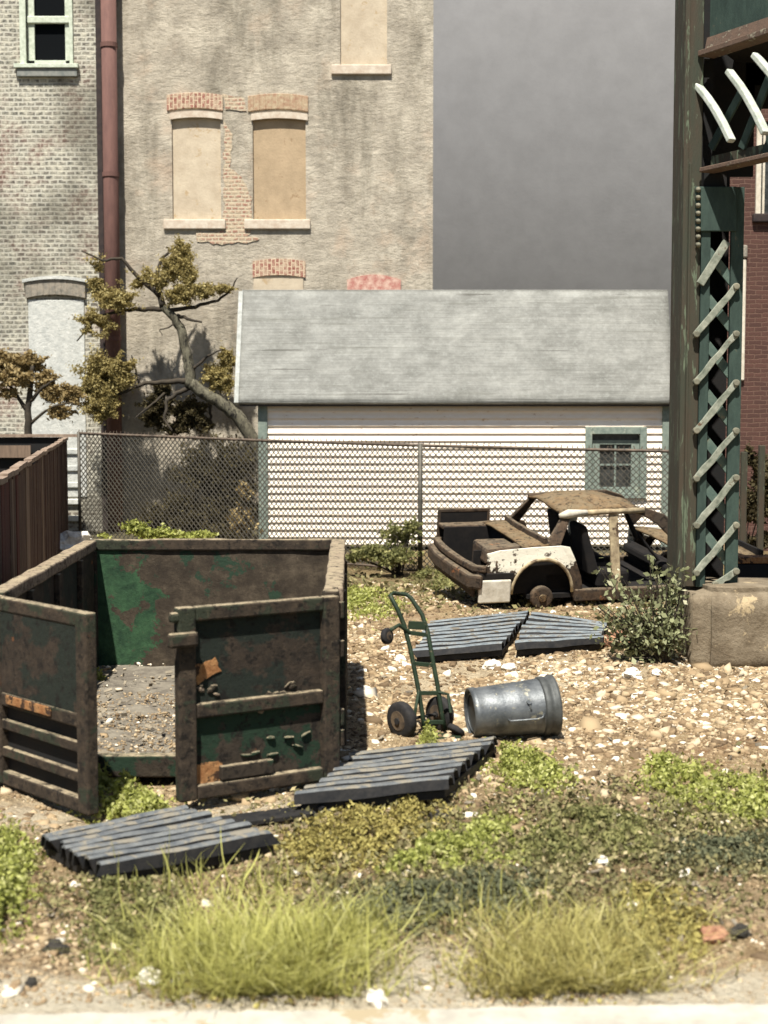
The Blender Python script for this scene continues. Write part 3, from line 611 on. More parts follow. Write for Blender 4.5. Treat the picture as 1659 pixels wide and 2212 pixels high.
# ------------------------------------------------------------------ chain link fence
fp = [(170, 27.0, 934.6), (560, 25.15, 950), (908, 23.5, 961), (1210, 22.95, 968.5), (1460, 22.5, 973.7), (1530, 22.4, 975)]
FP = [W(u, v, Y) for u, Y, v in fp]
fe = empty('chain_link_fence', (FP[2].x, FP[2].y, 0), 'rusty grey chain link fence with round posts in front of the white shed', 'fence')
wires = MB()
def fpt(s):                               # s: metres along
    for i in range(len(FP)-1):
        l = (Vector((FP[i+1].x, FP[i+1].y))-Vector((FP[i].x, FP[i].y))).length
        if s <= l or i == len(FP)-2:
            return FP[i].lerp(FP[i+1], s/l)
        s -= l
tot = sum((Vector((FP[i+1].x, FP[i+1].y))-Vector((FP[i].x, FP[i].y))).length for i in range(len(FP)-1))
cell = .098; cellz = .112
for k in range(int(-22), int(tot/cell)+1):
    for sgn in (1, -1):
        s0 = k*cell if sgn > 0 else (k+22)*cell
        pts = []
        for j in range(0, 21):
            s = s0+sgn*j*cell
            if s < 0 or s > tot:
                if pts: break
                continue
            p = fpt(s); z = .05+j*cellz*(p.z-.05)/(20*cellz)
            nn = .012*sgn
            pts.append(Vector((p.x, p.y+nn*.5, z)))
        for a, b in zip(pts, pts[1:]): wires.bar(a, b, .013, .013)
sub(wires, 'mesh', M['chain'], fe)
r = MB(); pts = [fpt(tot*i/40) for i in range(41)]
r.tube([p+Vector((0, 0, -.01)) for p in pts], .024, 8); sub(r, 'top_rail', M['chain_top'], fe, smooth=True)
r = MB(); r.tube([Vector((p.x, p.y, .06+.02*math.sin(i))) for i, p in enumerate(pts)], .02, 8); sub(r, 'bottom_rail', M['chain_top'], fe, smooth=True)
kn = MB()
for i in range(int(tot/.09)):
    p = fpt(i*.09); kn.bar(p+Vector((0, 0, .0)), p+Vector((random.uniform(-.03, .03), 0, .045+random.uniform(0, .02))), .013, .013, (1, 0, 0))
sub(kn, 'wire_tips', M['chain_top'], fe)
for i in (0, 2, 4):
    p = FP[i]; sub(MB().tube([(p.x, p.y-.01, -.05), (p.x, p.y-.01, p.z+.02)], .038 if i else .03, 12), 'post', M['chain'], fe, smooth=True)
# ------------------------------------------------------------------ wooden fence on the left
wfE = empty('wooden_fence', (-5, 20, 0), 'tall dark stained wooden plank fence left of the rusty dumpster', 'fence')
f0, f1 = Vector((-3.2, 11.6)), Vector((-6.42, 29.0)); Lf = (f1-f0).length; dd = (f1-f0).normalized(); nn = Vector((dd.y, -dd.x))
nP = 58; mats = []
for i in range(nP):
    a = f0+dd*(Lf*i/nP+.008); b = f0+dd*(Lf*(i+1)/nP-.008); w = .02+random.uniform(0, .012)
    zt = 2.06+random.uniform(-.03, .03); m_ = M['fence_wood']
    if i in (3, 4, 5, 9): m_ = M['fence_red']
    if i in (7, 14, 15, 25, 38): m_ = M['fence_grey']
    mb = MB().hexa([(a.x, a.y, 0), (b.x, b.y, 0), (b.x+nn.x*w, b.y+nn.y*w, 0), (a.x+nn.x*w, a.y+nn.y*w, 0), (a.x, a.y, zt), (b.x, b.y, zt), (b.x+nn.x*w, b.y+nn.y*w, zt), (a.x+nn.x*w, a.y+nn.y*w, zt)])
    sub(mb, 'plank', m_, wfE)
cp = MB()
for i in range(24):
    a = f0+dd*(Lf*i/24); b = f0+dd*(Lf*(i+1)/24); dz = random.uniform(-.012, .012)
    cp.bar((a.x, a.y, 2.1+dz), (b.x, b.y, 2.1+dz+random.uniform(-.01, .01)), .05, .09, (0, 0, 1))
sub(cp, 'cap_rail', M['fence_cap'], wfE)
# far rail fence behind it
rf = empty('rail_fence', (-9, 29.6, 0), 'low dark board fence with a pale top rail under the small tan tree', 'fence')
zt = W(80, 941, 29.6).z
sub(MB().box(-14, W(172, 940, 29.6).x, 29.55, 29.65, zt-.03, zt+.03), 'rail', M['fence_cap'], rf)
sub(MB().box(-14, W(140, 940, 29.6).x, 29.62, 29.66, .3, zt-.035), 'board', M['tower_dark'], rf)
sub(MB().box(-14, W(68, 940, 29.6).x, 29.5, 29.54, zt-.45, zt-.2), 'rail', M['fence_grey'], rf)

# ------------------------------------------------------------------ dumpster
H = 1.40
FL, FR, BL, BR = Vector((-2.86, 10.30)), Vector((-.33, 10.36)), Vector((-3.0, 14.5)), Vector((-.42, 14.5))
du = empty('dumpster', (-1.65, 12.3, 0), 'open topped rusty dark green dumpster with both front doors swung open', 'dumpster')
def slab(a, b, t, z0, z1, side=1):     # vertical slab along plan segment a-b, thickness to the given side
    d = (b-a).normalized(); n = Vector((d.y, -d.x))*t*side
    return [(a.x, a.y, z0), (b.x, b.y, z0), (b.x+n.x, b.y+n.y, z0), (a.x+n.x, a.y+n.y, z0), (a.x, a.y, z1), (b.x, b.y, z1), (b.x+n.x, b.y+n.y, z1), (a.x+n.x, a.y+n.y, z1)]
sub(MB().hexa(slab(BL, BR, .06, .06, H-.1, 1)), 'back_wall', M['bin_back'], du)
sub(MB().hexa(slab(FL, BL, .07, .06, H-.1, 1)), 'side_wall', M['bin_dark'], du)
sub(MB().hexa(slab(FR, BR, .07, .06, H-.1, -1)), 'side_wall', M['bin_dark'], du)
def rail(a, b, t, z0, z1, side, name, m=None):
    d = (b-a).normalized(); mb = MB(); n = Vector((d.y, -d.x))*side; L = (b-a).length; k = max(2, int(L/.25)); off = lambda: random.uniform(-.006, .006)
    pts = [a+d*(L*i/k) for i in range(k+1)]; q = [(off(), off()) for _ in pts]; vs = []; fs = []
    for p, (o1, o2) in zip(pts, q):
        i0 = p-n*(.03+o1); i1 = p+n*(t+o2)
        vs += [(i0.x, i0.y, z0), (i1.x, i1.y, z0), (i1.x, i1.y, z1+o1), (i0.x, i0.y, z1+o2)]
    for i in range(k):
        for e in range(4): fs.append((i*4+e, i*4+(e+1) % 4, i*4+4+(e+1) % 4, i*4+4+e))
    fs += [(3, 2, 1, 0), (k*4, k*4+1, k*4+2, k*4+3)]
    return sub(MB().add(vs, fs), name, m or M['bin_top'], du, bevel=.015)
rail(FL+Vector((0, .12)), BL-Vector((0, .12)), .11, H-.1, H, 1, 'top_rail')
rail(FR+Vector((0, .12)), BR-Vector((0, .12)), .11, H-.1, H+.01, -1, 'top_rail')
rail(BL, BR, .09, H-.11, H, 1, 'top_rail', M['bin_frame'])
for p, s in ((BL, 1), (BR, -1)):
    sub(MB().box(min(p.x, p.x+s*.1), max(p.x, p.x+s*.1), p.y-.11, p.y-.0, .05, H-.12), 'corner_post', M['bin_green'] if s > 0 else M['bin_frame'], du, bevel=.012)
for p, s in ((FL, 1), (FR, -1)):
    sub(MB().box(min(p.x, p.x+s*.12), max(p.x, p.x+s*.12), p.y, p.y+.12, .0, H+.004), 'corner_post', M['bin_frame'], du, bevel=.015)
for yy in (11.3, 12.4, 13.5):
    sub(MB().box(FR.x-.02+(.0-.09)*(yy-10.36)/4.14, FR.x+.05-(.09)*(yy-10.36)/4.14, yy-.06, yy+.06, .05, H-.11), 'side_rib', M['bin_frame'], du, bevel=.01)
    sub(MB().box(FL.x+.07-.14*(yy-10.3)/4.2, FL.x+.12-.14*(yy-10.3)/4.2, yy-.05, yy+.05, .05, H-.11), 'side_rib', M['bin_frame'], du, bevel=.01)
sub(MB().box(FL.x+.12, FR.x-.12, 10.3, 10.4, .04, .2), 'front_sill', M['bin_green'], du, bevel=.012)
fl = MB(); n = 26
vs = []; fs = []
for j in range(n+1):
    for i in range(n+1):
        x = -2.92+2.5*i/n; y = 10.4+4.08*j/n; h = .11+mn.noise(Vector((x*2, y*2, 0)))*.05+mn.noise(Vector((x*6, y*6, 3)))*.02
        vs.append((x, y, h))
for j in range(n):
    for i in range(n): q = j*(n+1)+i; fs.append((q, q+1, q+n+2, q+n+1))
M['debris'] = mottled('dry_dirt_floor', C(104, 97, 86), C(146, 138, 122), 5, .95, 0, .9, 30, .04, C(176, 166, 146), .62, 6)
sub(fl.add(vs, fs), 'floor', M['debris'], du, smooth=True)
def door(hinge, tip, z0, z1, label, kind):
    d = (tip-hinge); Wd = d.length; a = math.atan2(d.y, d.x)
    par = bpy.data.objects.new('door_pivot', None)
    # door leaf is one mesh: its frame; the other pieces are its children
    mats = {}
    fr = MB(); st = .13; t = .09
    def seg(x0, x1, za, zb, y0=0, y1=t): fr.box(x0, x1, y0, y1, za, zb)
    seg(0, st, z0, z1); seg(Wd-st, Wd, z0, z1)
    seg(st, Wd-st, z1-.1, z1, .004, t-.004); seg(st, Wd-st, z0, z0+.1, .004, t-.004)
    zm = z0+(z1-z0)*.46; seg(st, Wd-st, zm-.05, zm+.05, .006, t-.006)
    fo = fr.build('door', M['bin_frame'], du, bevel=.014); fo['label'] = label
    fo.matrix_parent_inverse = Matrix.Translation(du.location).inverted()
    fo.location = (hinge.x, hinge.y, 0); fo.rotation_euler = (0, 0, a)
    def ch(mb, name, m, **k): return mb.build(name, m, fo, **k)
    return fo, ch, Wd, st, t, zm
# right door: local +y after rotation points ...
hR, tR = Vector((-.36, 10.26)), Vector((-1.425, 9.62))
fo, ch, Wd, st, t, zm = door(hR, tR, .06, 1.39, 'right rusty dumpster door with orange rust and a lower shelf', 0)
# heading is roughly -x so local +y faces the camera
ch(MB().box(st, Wd-st, .012, .03, zm+.05, 1.285), 'panel', M['bin_dark'])
ch(MB().box(st, Wd-st, .01, .028, .13, zm-.05), 'panel', M['bin_green'])
ch(MB().box(Wd-.12, Wd+.09, t-.0+.003, t+.07, 1.13, 1.23), 'latch', M['bin_frame'], bevel=.02)
ch(MB().box(Wd-.02, Wd+.05, .02, t, 1.29, 1.36), 'latch', M['bin_frame'], bevel=.02)
ch(MB().box(st+.4, Wd-st-.18, .03, .085, .17, .27), 'shelf', M['bin_green'], bevel=.01)
for zc in (1.28, 1.0, .5, .35):
    ch(MB().tube([(-.03, .03, zc-.06), (-.03, .03, zc+.06)], .035, 10), 'hinge', M['bin_frame'], bevel=.008)
def lump(rx, ry, rz, seed, amp=.35, sub_=2):
    bm = bmesh.new(); bmesh.ops.create_icosphere(bm, subdivisions=sub_, radius=1)
    for v in bm.verts:
        q = 1+amp*mn.noise(v.co*1.6+Vector((seed, seed*2, 0)))+amp*.4*mn.noise(v.co*4+Vector((seed, 0, 9)))
        v.co = Vector((v.co.x*rx*q, v.co.y*ry*q, v.co.z*rz*q))
    me = bpy.data.meshes.new('lump'); bm.to_mesh(me); bm.free(); return me
def flake(pts, y, name, m):
    out = []
    for i in range(len(pts)):
        p, q = Vector(pts[i]), Vector(pts[(i+1) % len(pts)]); n = max(1, int((q-p).length/.03))
        for k in range(n):
            r_ = p.lerp(q, k/n); out.append((r_.x+random.uniform(-.01, .01), y, r_.y+random.uniform(-.01, .01)))
    o = MB().add(out, [tuple(range(len(out)))]).build(name, m, fo, solid=.006); return o
flake([(Wd-st-.0, .3), (Wd-st-.2, .3), (Wd-st-.22, .18), (Wd-st-.16, .14), (Wd-st-.0, .14)], .036, 'rust_patch', M['rust_orange'])
flake([(Wd-st-.0, .98), (Wd-st-.16, 1.02), (Wd-st-.2, .93), (Wd-st-.1, .88), (Wd-st-.0, .83)], .036, 'rust_patch', M['rust_orange'])
# a ragged line of dents and torn skin on the upper panel
for k in range(26):
    xx = random.uniform(st+.15, Wd-st-.05); zz = .73+.1*math.sin(xx*7)+random.uniform(-.04, .05)
    o = link('torn_flake', lump(random.uniform(.015, .045), .012, random.uniform(.008, .02), k), M['bin_top'] if k % 3 == 0 else M['bin_frame'], fo); o.location = (xx, .036, zz); o.rotation_euler = (0, random.uniform(-.8, .8), 0)
for k in range(7):
    o = link('torn_flake', lump(random.uniform(.03, .05), .015, random.uniform(.008, .016), k+50), M['bin_green'], fo); o.location = (random.uniform(st+.1, Wd*.6), .04, random.uniform(.28, .42)); o.rotation_euler = (0, random.uniform(-.6, .6), 0)
# left door
hL, tL = Vector((-2.84, 10.24)), Vector((-1.96, 9.33))
d_ = (tL-hL); fo, ch, Wd, st, t, zm = door(hL, tL, .03, 1.385, 'left rusty dumpster door swung wide with slotted lower half', 1)
ch(MB().box(st, Wd-st, .012, .03, zm+.05, 1.285), 'panel', M['bin_dark'])
ch(MB().box(st, Wd-st, .06, .075, .13, zm-.05), 'panel', M['tower_dark'])
for z in (.27, .47): ch(MB().box(st, Wd-st-.0, -.0+.01, .055, z-.035, z+.035), 'slat', M['bin_frame'], bevel=.008)
ch(MB().box(st+.1, st+.7, -.012, .0, zm-.02, zm+.045), 'rust_patch', M['rust_orange'], bevel=.005)

# ------------------------------------------------------------------ corrugated sheets and boards
def sheet(name, label, c, h, nrib, m, jag=True, th=.035, tilt=None, group=None):
    hs = h if isinstance(h, (list, tuple)) else [h]*4
    P = [G(u, v, hh) for (u, v), hh in zip(c, hs)]        # far-left, far-right, near-right, near-left ; ribs run left-right
    root = empty(name, ((P[0]+P[2])/2).to_tuple()[:2]+(0,), label, 'metal sheet', group='corrugated sheets lying in the yard')
    NA = nrib*8; NB = 14; vs = []; fs = []
    ends = [(random.uniform(-.03, .03), random.uniform(-.04, .02)) for _ in range(nrib+1)]
    for i in range(NA+1):
        tA = i/NA; ph = (i % 8); zr = (-.035, -.035, .014, .030, .038, .040, .038, .030)[ph]; rb_ = min(nrib, i//8)
        e0, e1 = ends[rb_] if jag else (0, 0)
        for j in range(NB+1):
            s = e0+(1+e1-e0)*j/NB
            p = (P[0]*(1-s)+P[1]*s)*(1-tA)+(P[3]*(1-s)+P[2]*s)*tA
            wv = mn.noise(Vector((s*3, rb_*7.3, hs[0]*50)))*.012+mn.noise(Vector((s*14, tA*30, 3)))*.004
            vs.append((p.x, p.y, p.z+zr+wv))
    for i in range(NA):
        for j in range(NB): q = i*(NB+1)+j; fs.append((q+NB+1, q+NB+2, q+1, q))
    me = MB().add(vs, fs).mesh('corrugated_sheet')
    for i, p in enumerate(me.polygons): p.material_index = 1 if (i//NB) % 8 in (0, 1, 2, 7) else 0  # valleys and risers coloured dark for the shade between ribs
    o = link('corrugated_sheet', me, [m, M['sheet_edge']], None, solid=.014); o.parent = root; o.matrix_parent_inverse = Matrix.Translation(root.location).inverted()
    und = MB(); Pl = [P[k].copy() for k in range(4)]; ce = sum(Pl, Vector())/4
    Pl = [ce+(p-ce)*.96 for p in Pl]
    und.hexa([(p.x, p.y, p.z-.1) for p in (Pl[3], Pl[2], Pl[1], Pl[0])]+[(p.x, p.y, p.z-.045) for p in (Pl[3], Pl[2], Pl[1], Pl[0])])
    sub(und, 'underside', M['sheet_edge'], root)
    return root
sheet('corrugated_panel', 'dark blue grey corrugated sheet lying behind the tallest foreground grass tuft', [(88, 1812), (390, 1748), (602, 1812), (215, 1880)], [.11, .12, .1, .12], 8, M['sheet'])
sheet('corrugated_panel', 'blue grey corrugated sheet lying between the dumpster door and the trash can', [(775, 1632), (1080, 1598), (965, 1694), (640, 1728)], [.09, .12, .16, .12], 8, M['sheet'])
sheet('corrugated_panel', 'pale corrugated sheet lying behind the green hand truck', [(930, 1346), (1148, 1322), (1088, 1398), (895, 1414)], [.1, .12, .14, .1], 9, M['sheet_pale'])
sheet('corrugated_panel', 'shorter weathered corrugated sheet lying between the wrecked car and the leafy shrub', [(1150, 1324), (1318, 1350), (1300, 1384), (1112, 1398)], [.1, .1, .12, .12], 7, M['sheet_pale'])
bd = empty('board', (G(560, 1762)).to_tuple(), 'thin dark board lying flat in front of the right dumpster door', 'board')
pA, pB = G(440, 1782, .03), G(672, 1752, .03); sub(MB().bar(pA, pB, .2, .035, (0, 1, 0)), 'plank', M['sheet_edge'], bd, bevel=.006)

# ------------------------------------------------------------------ hand truck
ht = empty('hand_truck', G(930, 1595).to_tuple(), 'dark green metal hand truck leaning left of the silver trash can', 'hand truck')
YK = 11.75
def tk(u, v, dy=0): return W(u, v, YK+dy)
sub(MB().tube([tk(917, 1578, -.02), tk(912, 1540, .0), tk(902, 1480, .03), tk(886, 1400, .1), tk(873, 1350, .13), tk(858, 1315, .15), tk(842, 1285, .17), tk(850, 1281, .2), tk(878, 1284, .24), tk(888, 1292, .22), tk(912, 1328, .2), tk(924, 1365, .15), tk(930, 1400, .12), tk(945, 1480, .05), tk(954, 1540, .02), tk(962, 1576, 0)], .019, 10), 'frame', M['truck_green'], ht, smooth=True)
for (a, b) in (((878, 1366, .12), (926, 1372, .14)), ((892, 1433, .06), (936, 1437, .08)), ((905, 1497, .02), (949, 1497, .04)), ((914, 1560, -.02), (958, 1560, .0))):
    sub(MB().bar(tk(*a), tk(*b), .035, .02), 'crossbar', M['truck_green'], ht, bevel=.004)
sub(MB().bar(tk(882, 1350, .12), tk(920, 1352, .13), .07, .015), 'plate', M['truck_green'], ht, bevel=.004)
sub(MB().tube([tk(905, 1490, .03), tk(898, 1530, -.1), tk(893, 1568, -.12)], .014, 8), 'brace', M['truck_green'], ht)
sub(MB().tube([tk(947, 1495, .03), tk(968, 1500, .02), tk(974, 1540, -.05)], .014, 8), 'brace', M['truck_green'], ht)
q = tk(950, 1590, -.05); sub(MB().box(q.x-.17, q.x+.17, q.y-.17, q.y+.02, .03, .045), 'toe_plate', M['truck_green'], ht, bevel=.004)
def wheel(p, ax, r, w, parent, nm='wheel'):
    ax = Vector(ax).normalized(); p = Vector(p)
    o = sub(MB().tube([p-ax*w/2, p-ax*w*.42, p-ax*w*.25, p+ax*w*.25, p+ax*w*.42, p+ax*w/2], [r*.72, r*.93, r, r, r*.93, r*.72], 24), nm, M['rubber'], parent, smooth=True)
    sub(MB().tube([p-ax*w*.52, p-ax*w*.56, p+ax*w*.56, p+ax*w*.52], [r*.55, r*.5, r*.5, r*.55], 20), 'hub', M['hub'], o)
    sub(MB().tube([p-ax*w*.68, p+ax*w*.68], r*.18, 10), 'axle_cap', M['rubber'], o)
pw = tk(868, 1552, -.05); wheel((pw.x, pw.y, .155), (.75, .66, .05), .155, .09, ht)
pw2 = tk(950, 1535, .22); wheel((pw2.x, pw2.y, .15), (.75, .66, 0), .15, .08, ht)
sub(MB().tube([(pw.x, pw.y, .155), (pw2.x, pw2.y, .15)], .014, 8), 'axle', M['rubber'], ht)
pc = tk(836, 1374, .02); wheel(pc, (.8, -.6, .1), .068, .05, ht)
sub(MB().tube([tk(842, 1362, .03), tk(862, 1350, .08), tk(884, 1366, .12)], .018, 8), 'bracket', M['truck_green'], ht)
pc = tk(985, 1582, -.08); wheel((pc.x, pc.y, .08), (.5, .3, .8), .075, .05, ht)

# ------------------------------------------------------------------ trash can
tcn = G(1108, 1594); 
tc = empty('trash_can', (tcn.x, tcn.y, 0), 'silver galvanised trash can lying on its side beside the hand truck', 'trash can')
p0 = W(1018, 1546, 11.72); p1 = W(1188, 1540, 11.84); p0.z = .212; p1.z = .25
ax = (p1-p0).normalized(); up = Vector((0, 0, 1)); up = (up-ax*up.dot(ax)).normalized(); rt = ax.cross(up); Lc = (p1-p0).length
def ring(prof, seg=48, rib=0):
    mb = MB(); n = len(prof)
    for (s, r) in prof:
        for k in range(seg):
            a = 2*math.pi*k/seg; rr = r*(1+(rib*math.cos(a*16) if rib else 0)); rr *= 1-.03*max(0, math.cos(a-.6))**6
            mb.v.append(tuple(p0+ax*s+(up*math.cos(a)+rt*math.sin(a))*rr))
    for i in range(n-1):
        for k in range(seg): mb.f.append((i*seg+k, i*seg+(k+1) % seg, (i+1)*seg+(k+1) % seg, (i+1)*seg+k))
    return mb
sub(ring([(.0, .15), (.015, .17), (.015, .188), (-.01, .192), (-.012, .205), (.03, .208), (.06, .2), (.1, .203), (.35, .216), (.38, .221), (.41, .218), (Lc-.1, .232), (Lc-.02, .236)]), 'body', M['galv'], tc, smooth=True, solid=.006)
sub(ring([(.012, .19), (.012, .001)]), 'base', M['galv_dark'], tc)
sub(ring([(Lc-.1, .234), (Lc-.085, .245), (Lc-.05, .246), (Lc-.04, .238), (Lc-.01, .24), (Lc+.005, .256), (Lc+.03, .254), (Lc+.035, .235)]), 'rim', M['galv_dark'], tc, smooth=True, solid=.006)
def on(s, ang, r): return p0+ax*s+(up*math.cos(ang)+rt*math.sin(ang))*r
sgn = 1 if on(.3, 1.5, .2).y < p0.y else -1
sub(MB().tube([on(.26, sgn*1.75, .215), on(.27, sgn*1.75, .245), on(.5, sgn*1.75, .255), on(.54, sgn*1.72, .25), on(.56, sgn*1.6, .228)], .009, 8), 'handle', M['galv'], tc, smooth=True)
sub(MB().tube([on(.44, sgn*1.15, .228), on(.45, sgn*1.42, .232)], .008, 8), 'bracket', M['galv_dark'], tc)
sub(MB().tube([on(.44, sgn*1.15, .222), on(.44, sgn*1.15, .24)], .02, 10), 'rivet', M['galv'], tc)

# ------------------------------------------------------------------ wrecked car
wr = G(1168, 1310)
psi, roll = R(17), R(8.5)
car = empty('wrecked_car', (0, 0, 0), 'burnt out rusty white car wreck with no doors or glass, trunk open, by the fence', 'car', rot=(roll, R(0), psi))
Rm = car.rotation_euler.to_matrix(); ax_l = Vector((.95, -.80, .16))
car.location = Vector((wr.x, wr.y+.0, .13))-Rm @ ax_l
def cp_(mb, name, m, parent=car, **k): return mb.build(name, m, parent, **k)
yn = -.85
arc = [(.93+.45*math.cos(a), .24+.47*math.sin(a)) for a in [R(q) for q in range(0, 181, 12)]]
out = [(1.42, .14), (1.39, .18)]+arc+[(.46, .18), (.40, .12), (.04, .14), (-.02, .36), (-.02, .56), (.05, .62), (.12, .64), (.12, .80), (.3, .84), (.8, .87), (1.2, .88), (1.32, .86), (1.40, .7), (1.50, .45), (1.54, .25)]
for sgn_, mm in ((-1, 'car_white'), (1, 'car_rust')):
    vs = []; n = len(out)
    for (x, z) in out: vs.append((x, sgn_*(.85-.10*max(0, (z-.55))-.03*max(0, .3-x)), z))
    o = cp_(MB().add(vs, [tuple(range(n)) if sgn_ < 0 else tuple(range(n))[::-1]]), 'rear_fender', M[mm], solid=.035)
    o2 = MB().tube([(x, sgn_*.862, z) for x, z in arc], .024, 8).build('arch_lip', M['car_pillar'], o, smooth=True)
# rear lamp panel with white plate and bumper
cp_(MB().box(.0, .46, -.905, -.855, .13, .45), 'bumper_end', M['car_panel'], bevel=.02)
cp_(MB().box(.0, .5, -.885, -.85, .455, .54), 'gap_shade_strip', M['car_dark'], bevel=.01)  # dark strip painted for the shaded gap above the white panel
bp = [(.04, -.9), (-.1, -.82), (-.15, -.4), (-.16, 0), (-.15, .4), (-.1, .82), (.06, .9)]
cp_(MB().strip([(x, y, .44+.012*math.sin(y*9)) for x, y in bp], .2, .12, (0, 0, 1)), 'bumper', M['car_rust'], bevel=.035)
cp_(MB().strip([(x+.06, y*.97, .6) for x, y in bp], .09, .1, (0, 0, 1)), 'tail_edge', M['car_rust'], bevel=.02)
cp_(MB().box(-.06, -.02, -.8, .8, .2, .62), 'rear_panel', M['car_rust'], bevel=.01)
# trunk well
tr = MB().box(.0, .72, -.62, .62, .3, .33).box(.7, .73, -.62, .62, .33, .86).box(0, .7, .60, .62, .33, .84).box(0, .7, -.62, -.60, .33, .8)
cp_(tr, 'trunk', M['car_dark'])
cp_(MB().box(-.02, .68, .62, .84, .8, .86), 'trunk_edge', M['car_rust'], bevel=.02)
cp_(MB().hexa([(.08, -.84, .66), (.62, -.84, .66), (.62, -.60, .66), (.08, -.60, .66), (.12, -.80, .86), (.62, -.78, .9), (.62, -.60, .9), (.12, -.60, .86)]), 'tail_fin', M['car_rust'], bevel=.04)
cp_(MB().box(.02, .74, .84, .87, .62, 1.0), 'trunk_lid', M['car_dark'])
cp_(MB().bar((.0, .86, .62), (.0, .86, 1.02), .04, .05).bar((.76, .86, .62), (.76, .86, 1.02), .04, .05).bar((-.02, .86, 1.03), (.78, .86, 1.03), .05, .05), 'trunk_rim', M['car_rust'], bevel=.01)
cp_(MB().box(.16, .66, -.52, -.1, .4, .84), 'engine_block', M['car_rust'], bevel=.05)
cp_(MB().tube([(.2, -.55, .42), (.3, -.57, .66), (.42, -.58, .5), (.5, -.6, .64)], .03, 8), 'hose', M['car_white'], smooth=True)
# deck between trunk and rear window
dk = MB(); vs = []; fs = []
for j in range(9):
    for i in range(5):
        x = .64+.42*i/4; y = -.78+1.56*j/8; vs.append((x, y, .89+.03*i/4-.04*(abs(y)/.78)**3+random.uniform(-.008, .008)))
for j in range(8):
    for i in range(4): q = j*5+i; fs.append((q, q+1, q+6, q+5))
cp_(dk.add(vs, fs), 'rear_deck', M['car_roof'], smooth=True, solid=.03)
# pillars, roof
for s in (-1, 1):
    mb = MB(); mb.hexa([(.98, s*.76, .86), (1.2, s*.79, .86), (1.2, s*.72, .86), (.98, s*.70, .86), (1.27, s*.62, 1.24), (1.40, s*.64, 1.25), (1.40, s*.58, 1.25), (1.27, s*.56, 1.24)])
    cp_(mb, 'rear_pillar', M['car_rust'], bevel=.02)
    cp_(MB().strip([(2.46, s*.60, 1.31), (2.74, s*.66, 1.19), (3.14, s*.76, .84)], [.1, .17, .2], .05, (.5, 0, 1)), 'windscreen_pillar', M['car_rust'], bevel=.015)
    cp_(MB().tube([(1.28, s*.61, 1.27), (1.8, s*.635, 1.30), (2.5, s*.62, 1.31)], [.05, .04, .04], 8), 'roof_rail', M['car_pillar'] if s < 0 else M['car_rust'], smooth=True)
cp_(MB().hexa([(2.02, -.84, .2), (2.15, -.84, .2), (2.15, -.78, .2), (2.02, -.78, .2), (1.96, -.64, 1.29), (2.1, -.64, 1.29), (2.1, -.60, 1.29), (1.96, -.60, 1.29)]), 'centre_pillar', M['car_pillar'], bevel=.015)
cp_(MB().hexa([(2.02, .76, .2), (2.14, .76, .2), (2.14, .84, .2), (2.02, .84, .2), (1.95, .58, 1.29), (2.07, .58, 1.29), (2.07, .64, 1.29), (1.95, .64, 1.29)]), 'centre_pillar', M['car_white'], bevel=.015)
vs = []; fs = []; nU, nV = 14, 10
for j in range(nV+1):
    for i in range(nU+1):
        u, w = i/nU, j/nV; x = 1.26+1.26*u; y = (-.64+1.28*w)*(1-.05*abs(2*u-1))
        z = 1.29+.09*(1-(2*w-1)**2)*(1-.3*(2*u-1)**2)+.035-.075*(2*u-1)**2+mn.noise(Vector((x*3, y*3, 1)))*.035
        vs.append((x, y, z))
for j in range(nV):
    for i in range(nU): q = j*(nU+1)+i; fs.append((q, q+1, q+nU+2, q+nU+1))
cp_(MB().add(vs, fs), 'roof', M['car_roof'], smooth=True, solid=.03)
cp_(MB().hexa([(2.5, -.6, 1.29), (2.56, -.6, 1.25), (2.56, .6, 1.25), (2.5, .6, 1.29), (2.5, -.6, 1.32), (2.56, -.6, 1.29), (2.56, .6, 1.29), (2.5, .6, 1.32)]), 'windscreen_header', M['car_rust'])
cp_(MB().tube([(1.22, -.625, 1.255), (1.35, -.64, 1.285), (1.62, -.65, 1.305)], [.03, .065, .035], 10), 'roof_corner', M['car_panel'], smooth=True)
cp_(MB().strip([(1.0, -.74, .93), (.93, -.3, .95), (.93, .3, .95), (1.0, .74, .93)], .09, .06, (0, 0, 1)), 'window_frame', M['car_rust'], bevel=.015)
# floor, sills, bulkhead, seats, dashboard
cp_(MB().box(.75, 3.2, -.8, .8, .14, .2), 'floor', M['car_dark'])
for s in (-1, 1): cp_(MB().box(1.42, 3.1, s*.85-.05, s*.85+.05, .1, .27), 'sill', M['car_rust'], bevel=.02)
cp_(MB().box(3.05, 3.12, -.8, .8, .2, .5), 'bulkhead', M['car_dark'])
cp_(MB().box(2.92, 3.1, -.76, .76, .36, .5), 'dashboard', M['car_dark'], bevel=.04)
for y in (-.4, .4):
    st_ = cp_(MB().box(1.85, 2.35, y-.26, y+.26, .2, .46), 'seat', M['car_dark'], bevel=.05)
    MB().hexa([(1.72, y-.25, .4), (1.9, y-.25, .4), (1.9, y+.25, .4), (1.72, y+.25, .4), (1.56, y-.2, 1.08), (1.66, y-.2, 1.1), (1.66, y+.2, 1.1), (1.56, y+.2, 1.08)]).build('backrest', M['car_dark'], st_, bevel=.03)
cp_(MB().box(1.0, 1.5, -.72, .72, .2, .5), 'rear_seat', M['car_dark'], bevel=.05)
ct = Vector((2.50, -.3, 1.0)); an = Vector((.85, -.25, .42)).normalized(); e1 = an.cross(Vector((0, 0, 1))).normalized(); e2 = an.cross(e1)
sw = cp_(MB().tube([ct+(e1*math.cos(a)+e2*math.sin(a))*.2 for a in [2*math.pi*k/24 for k in range(25)]], .022, 8, False), 'steering_wheel', M['car_dark'], smooth=True)
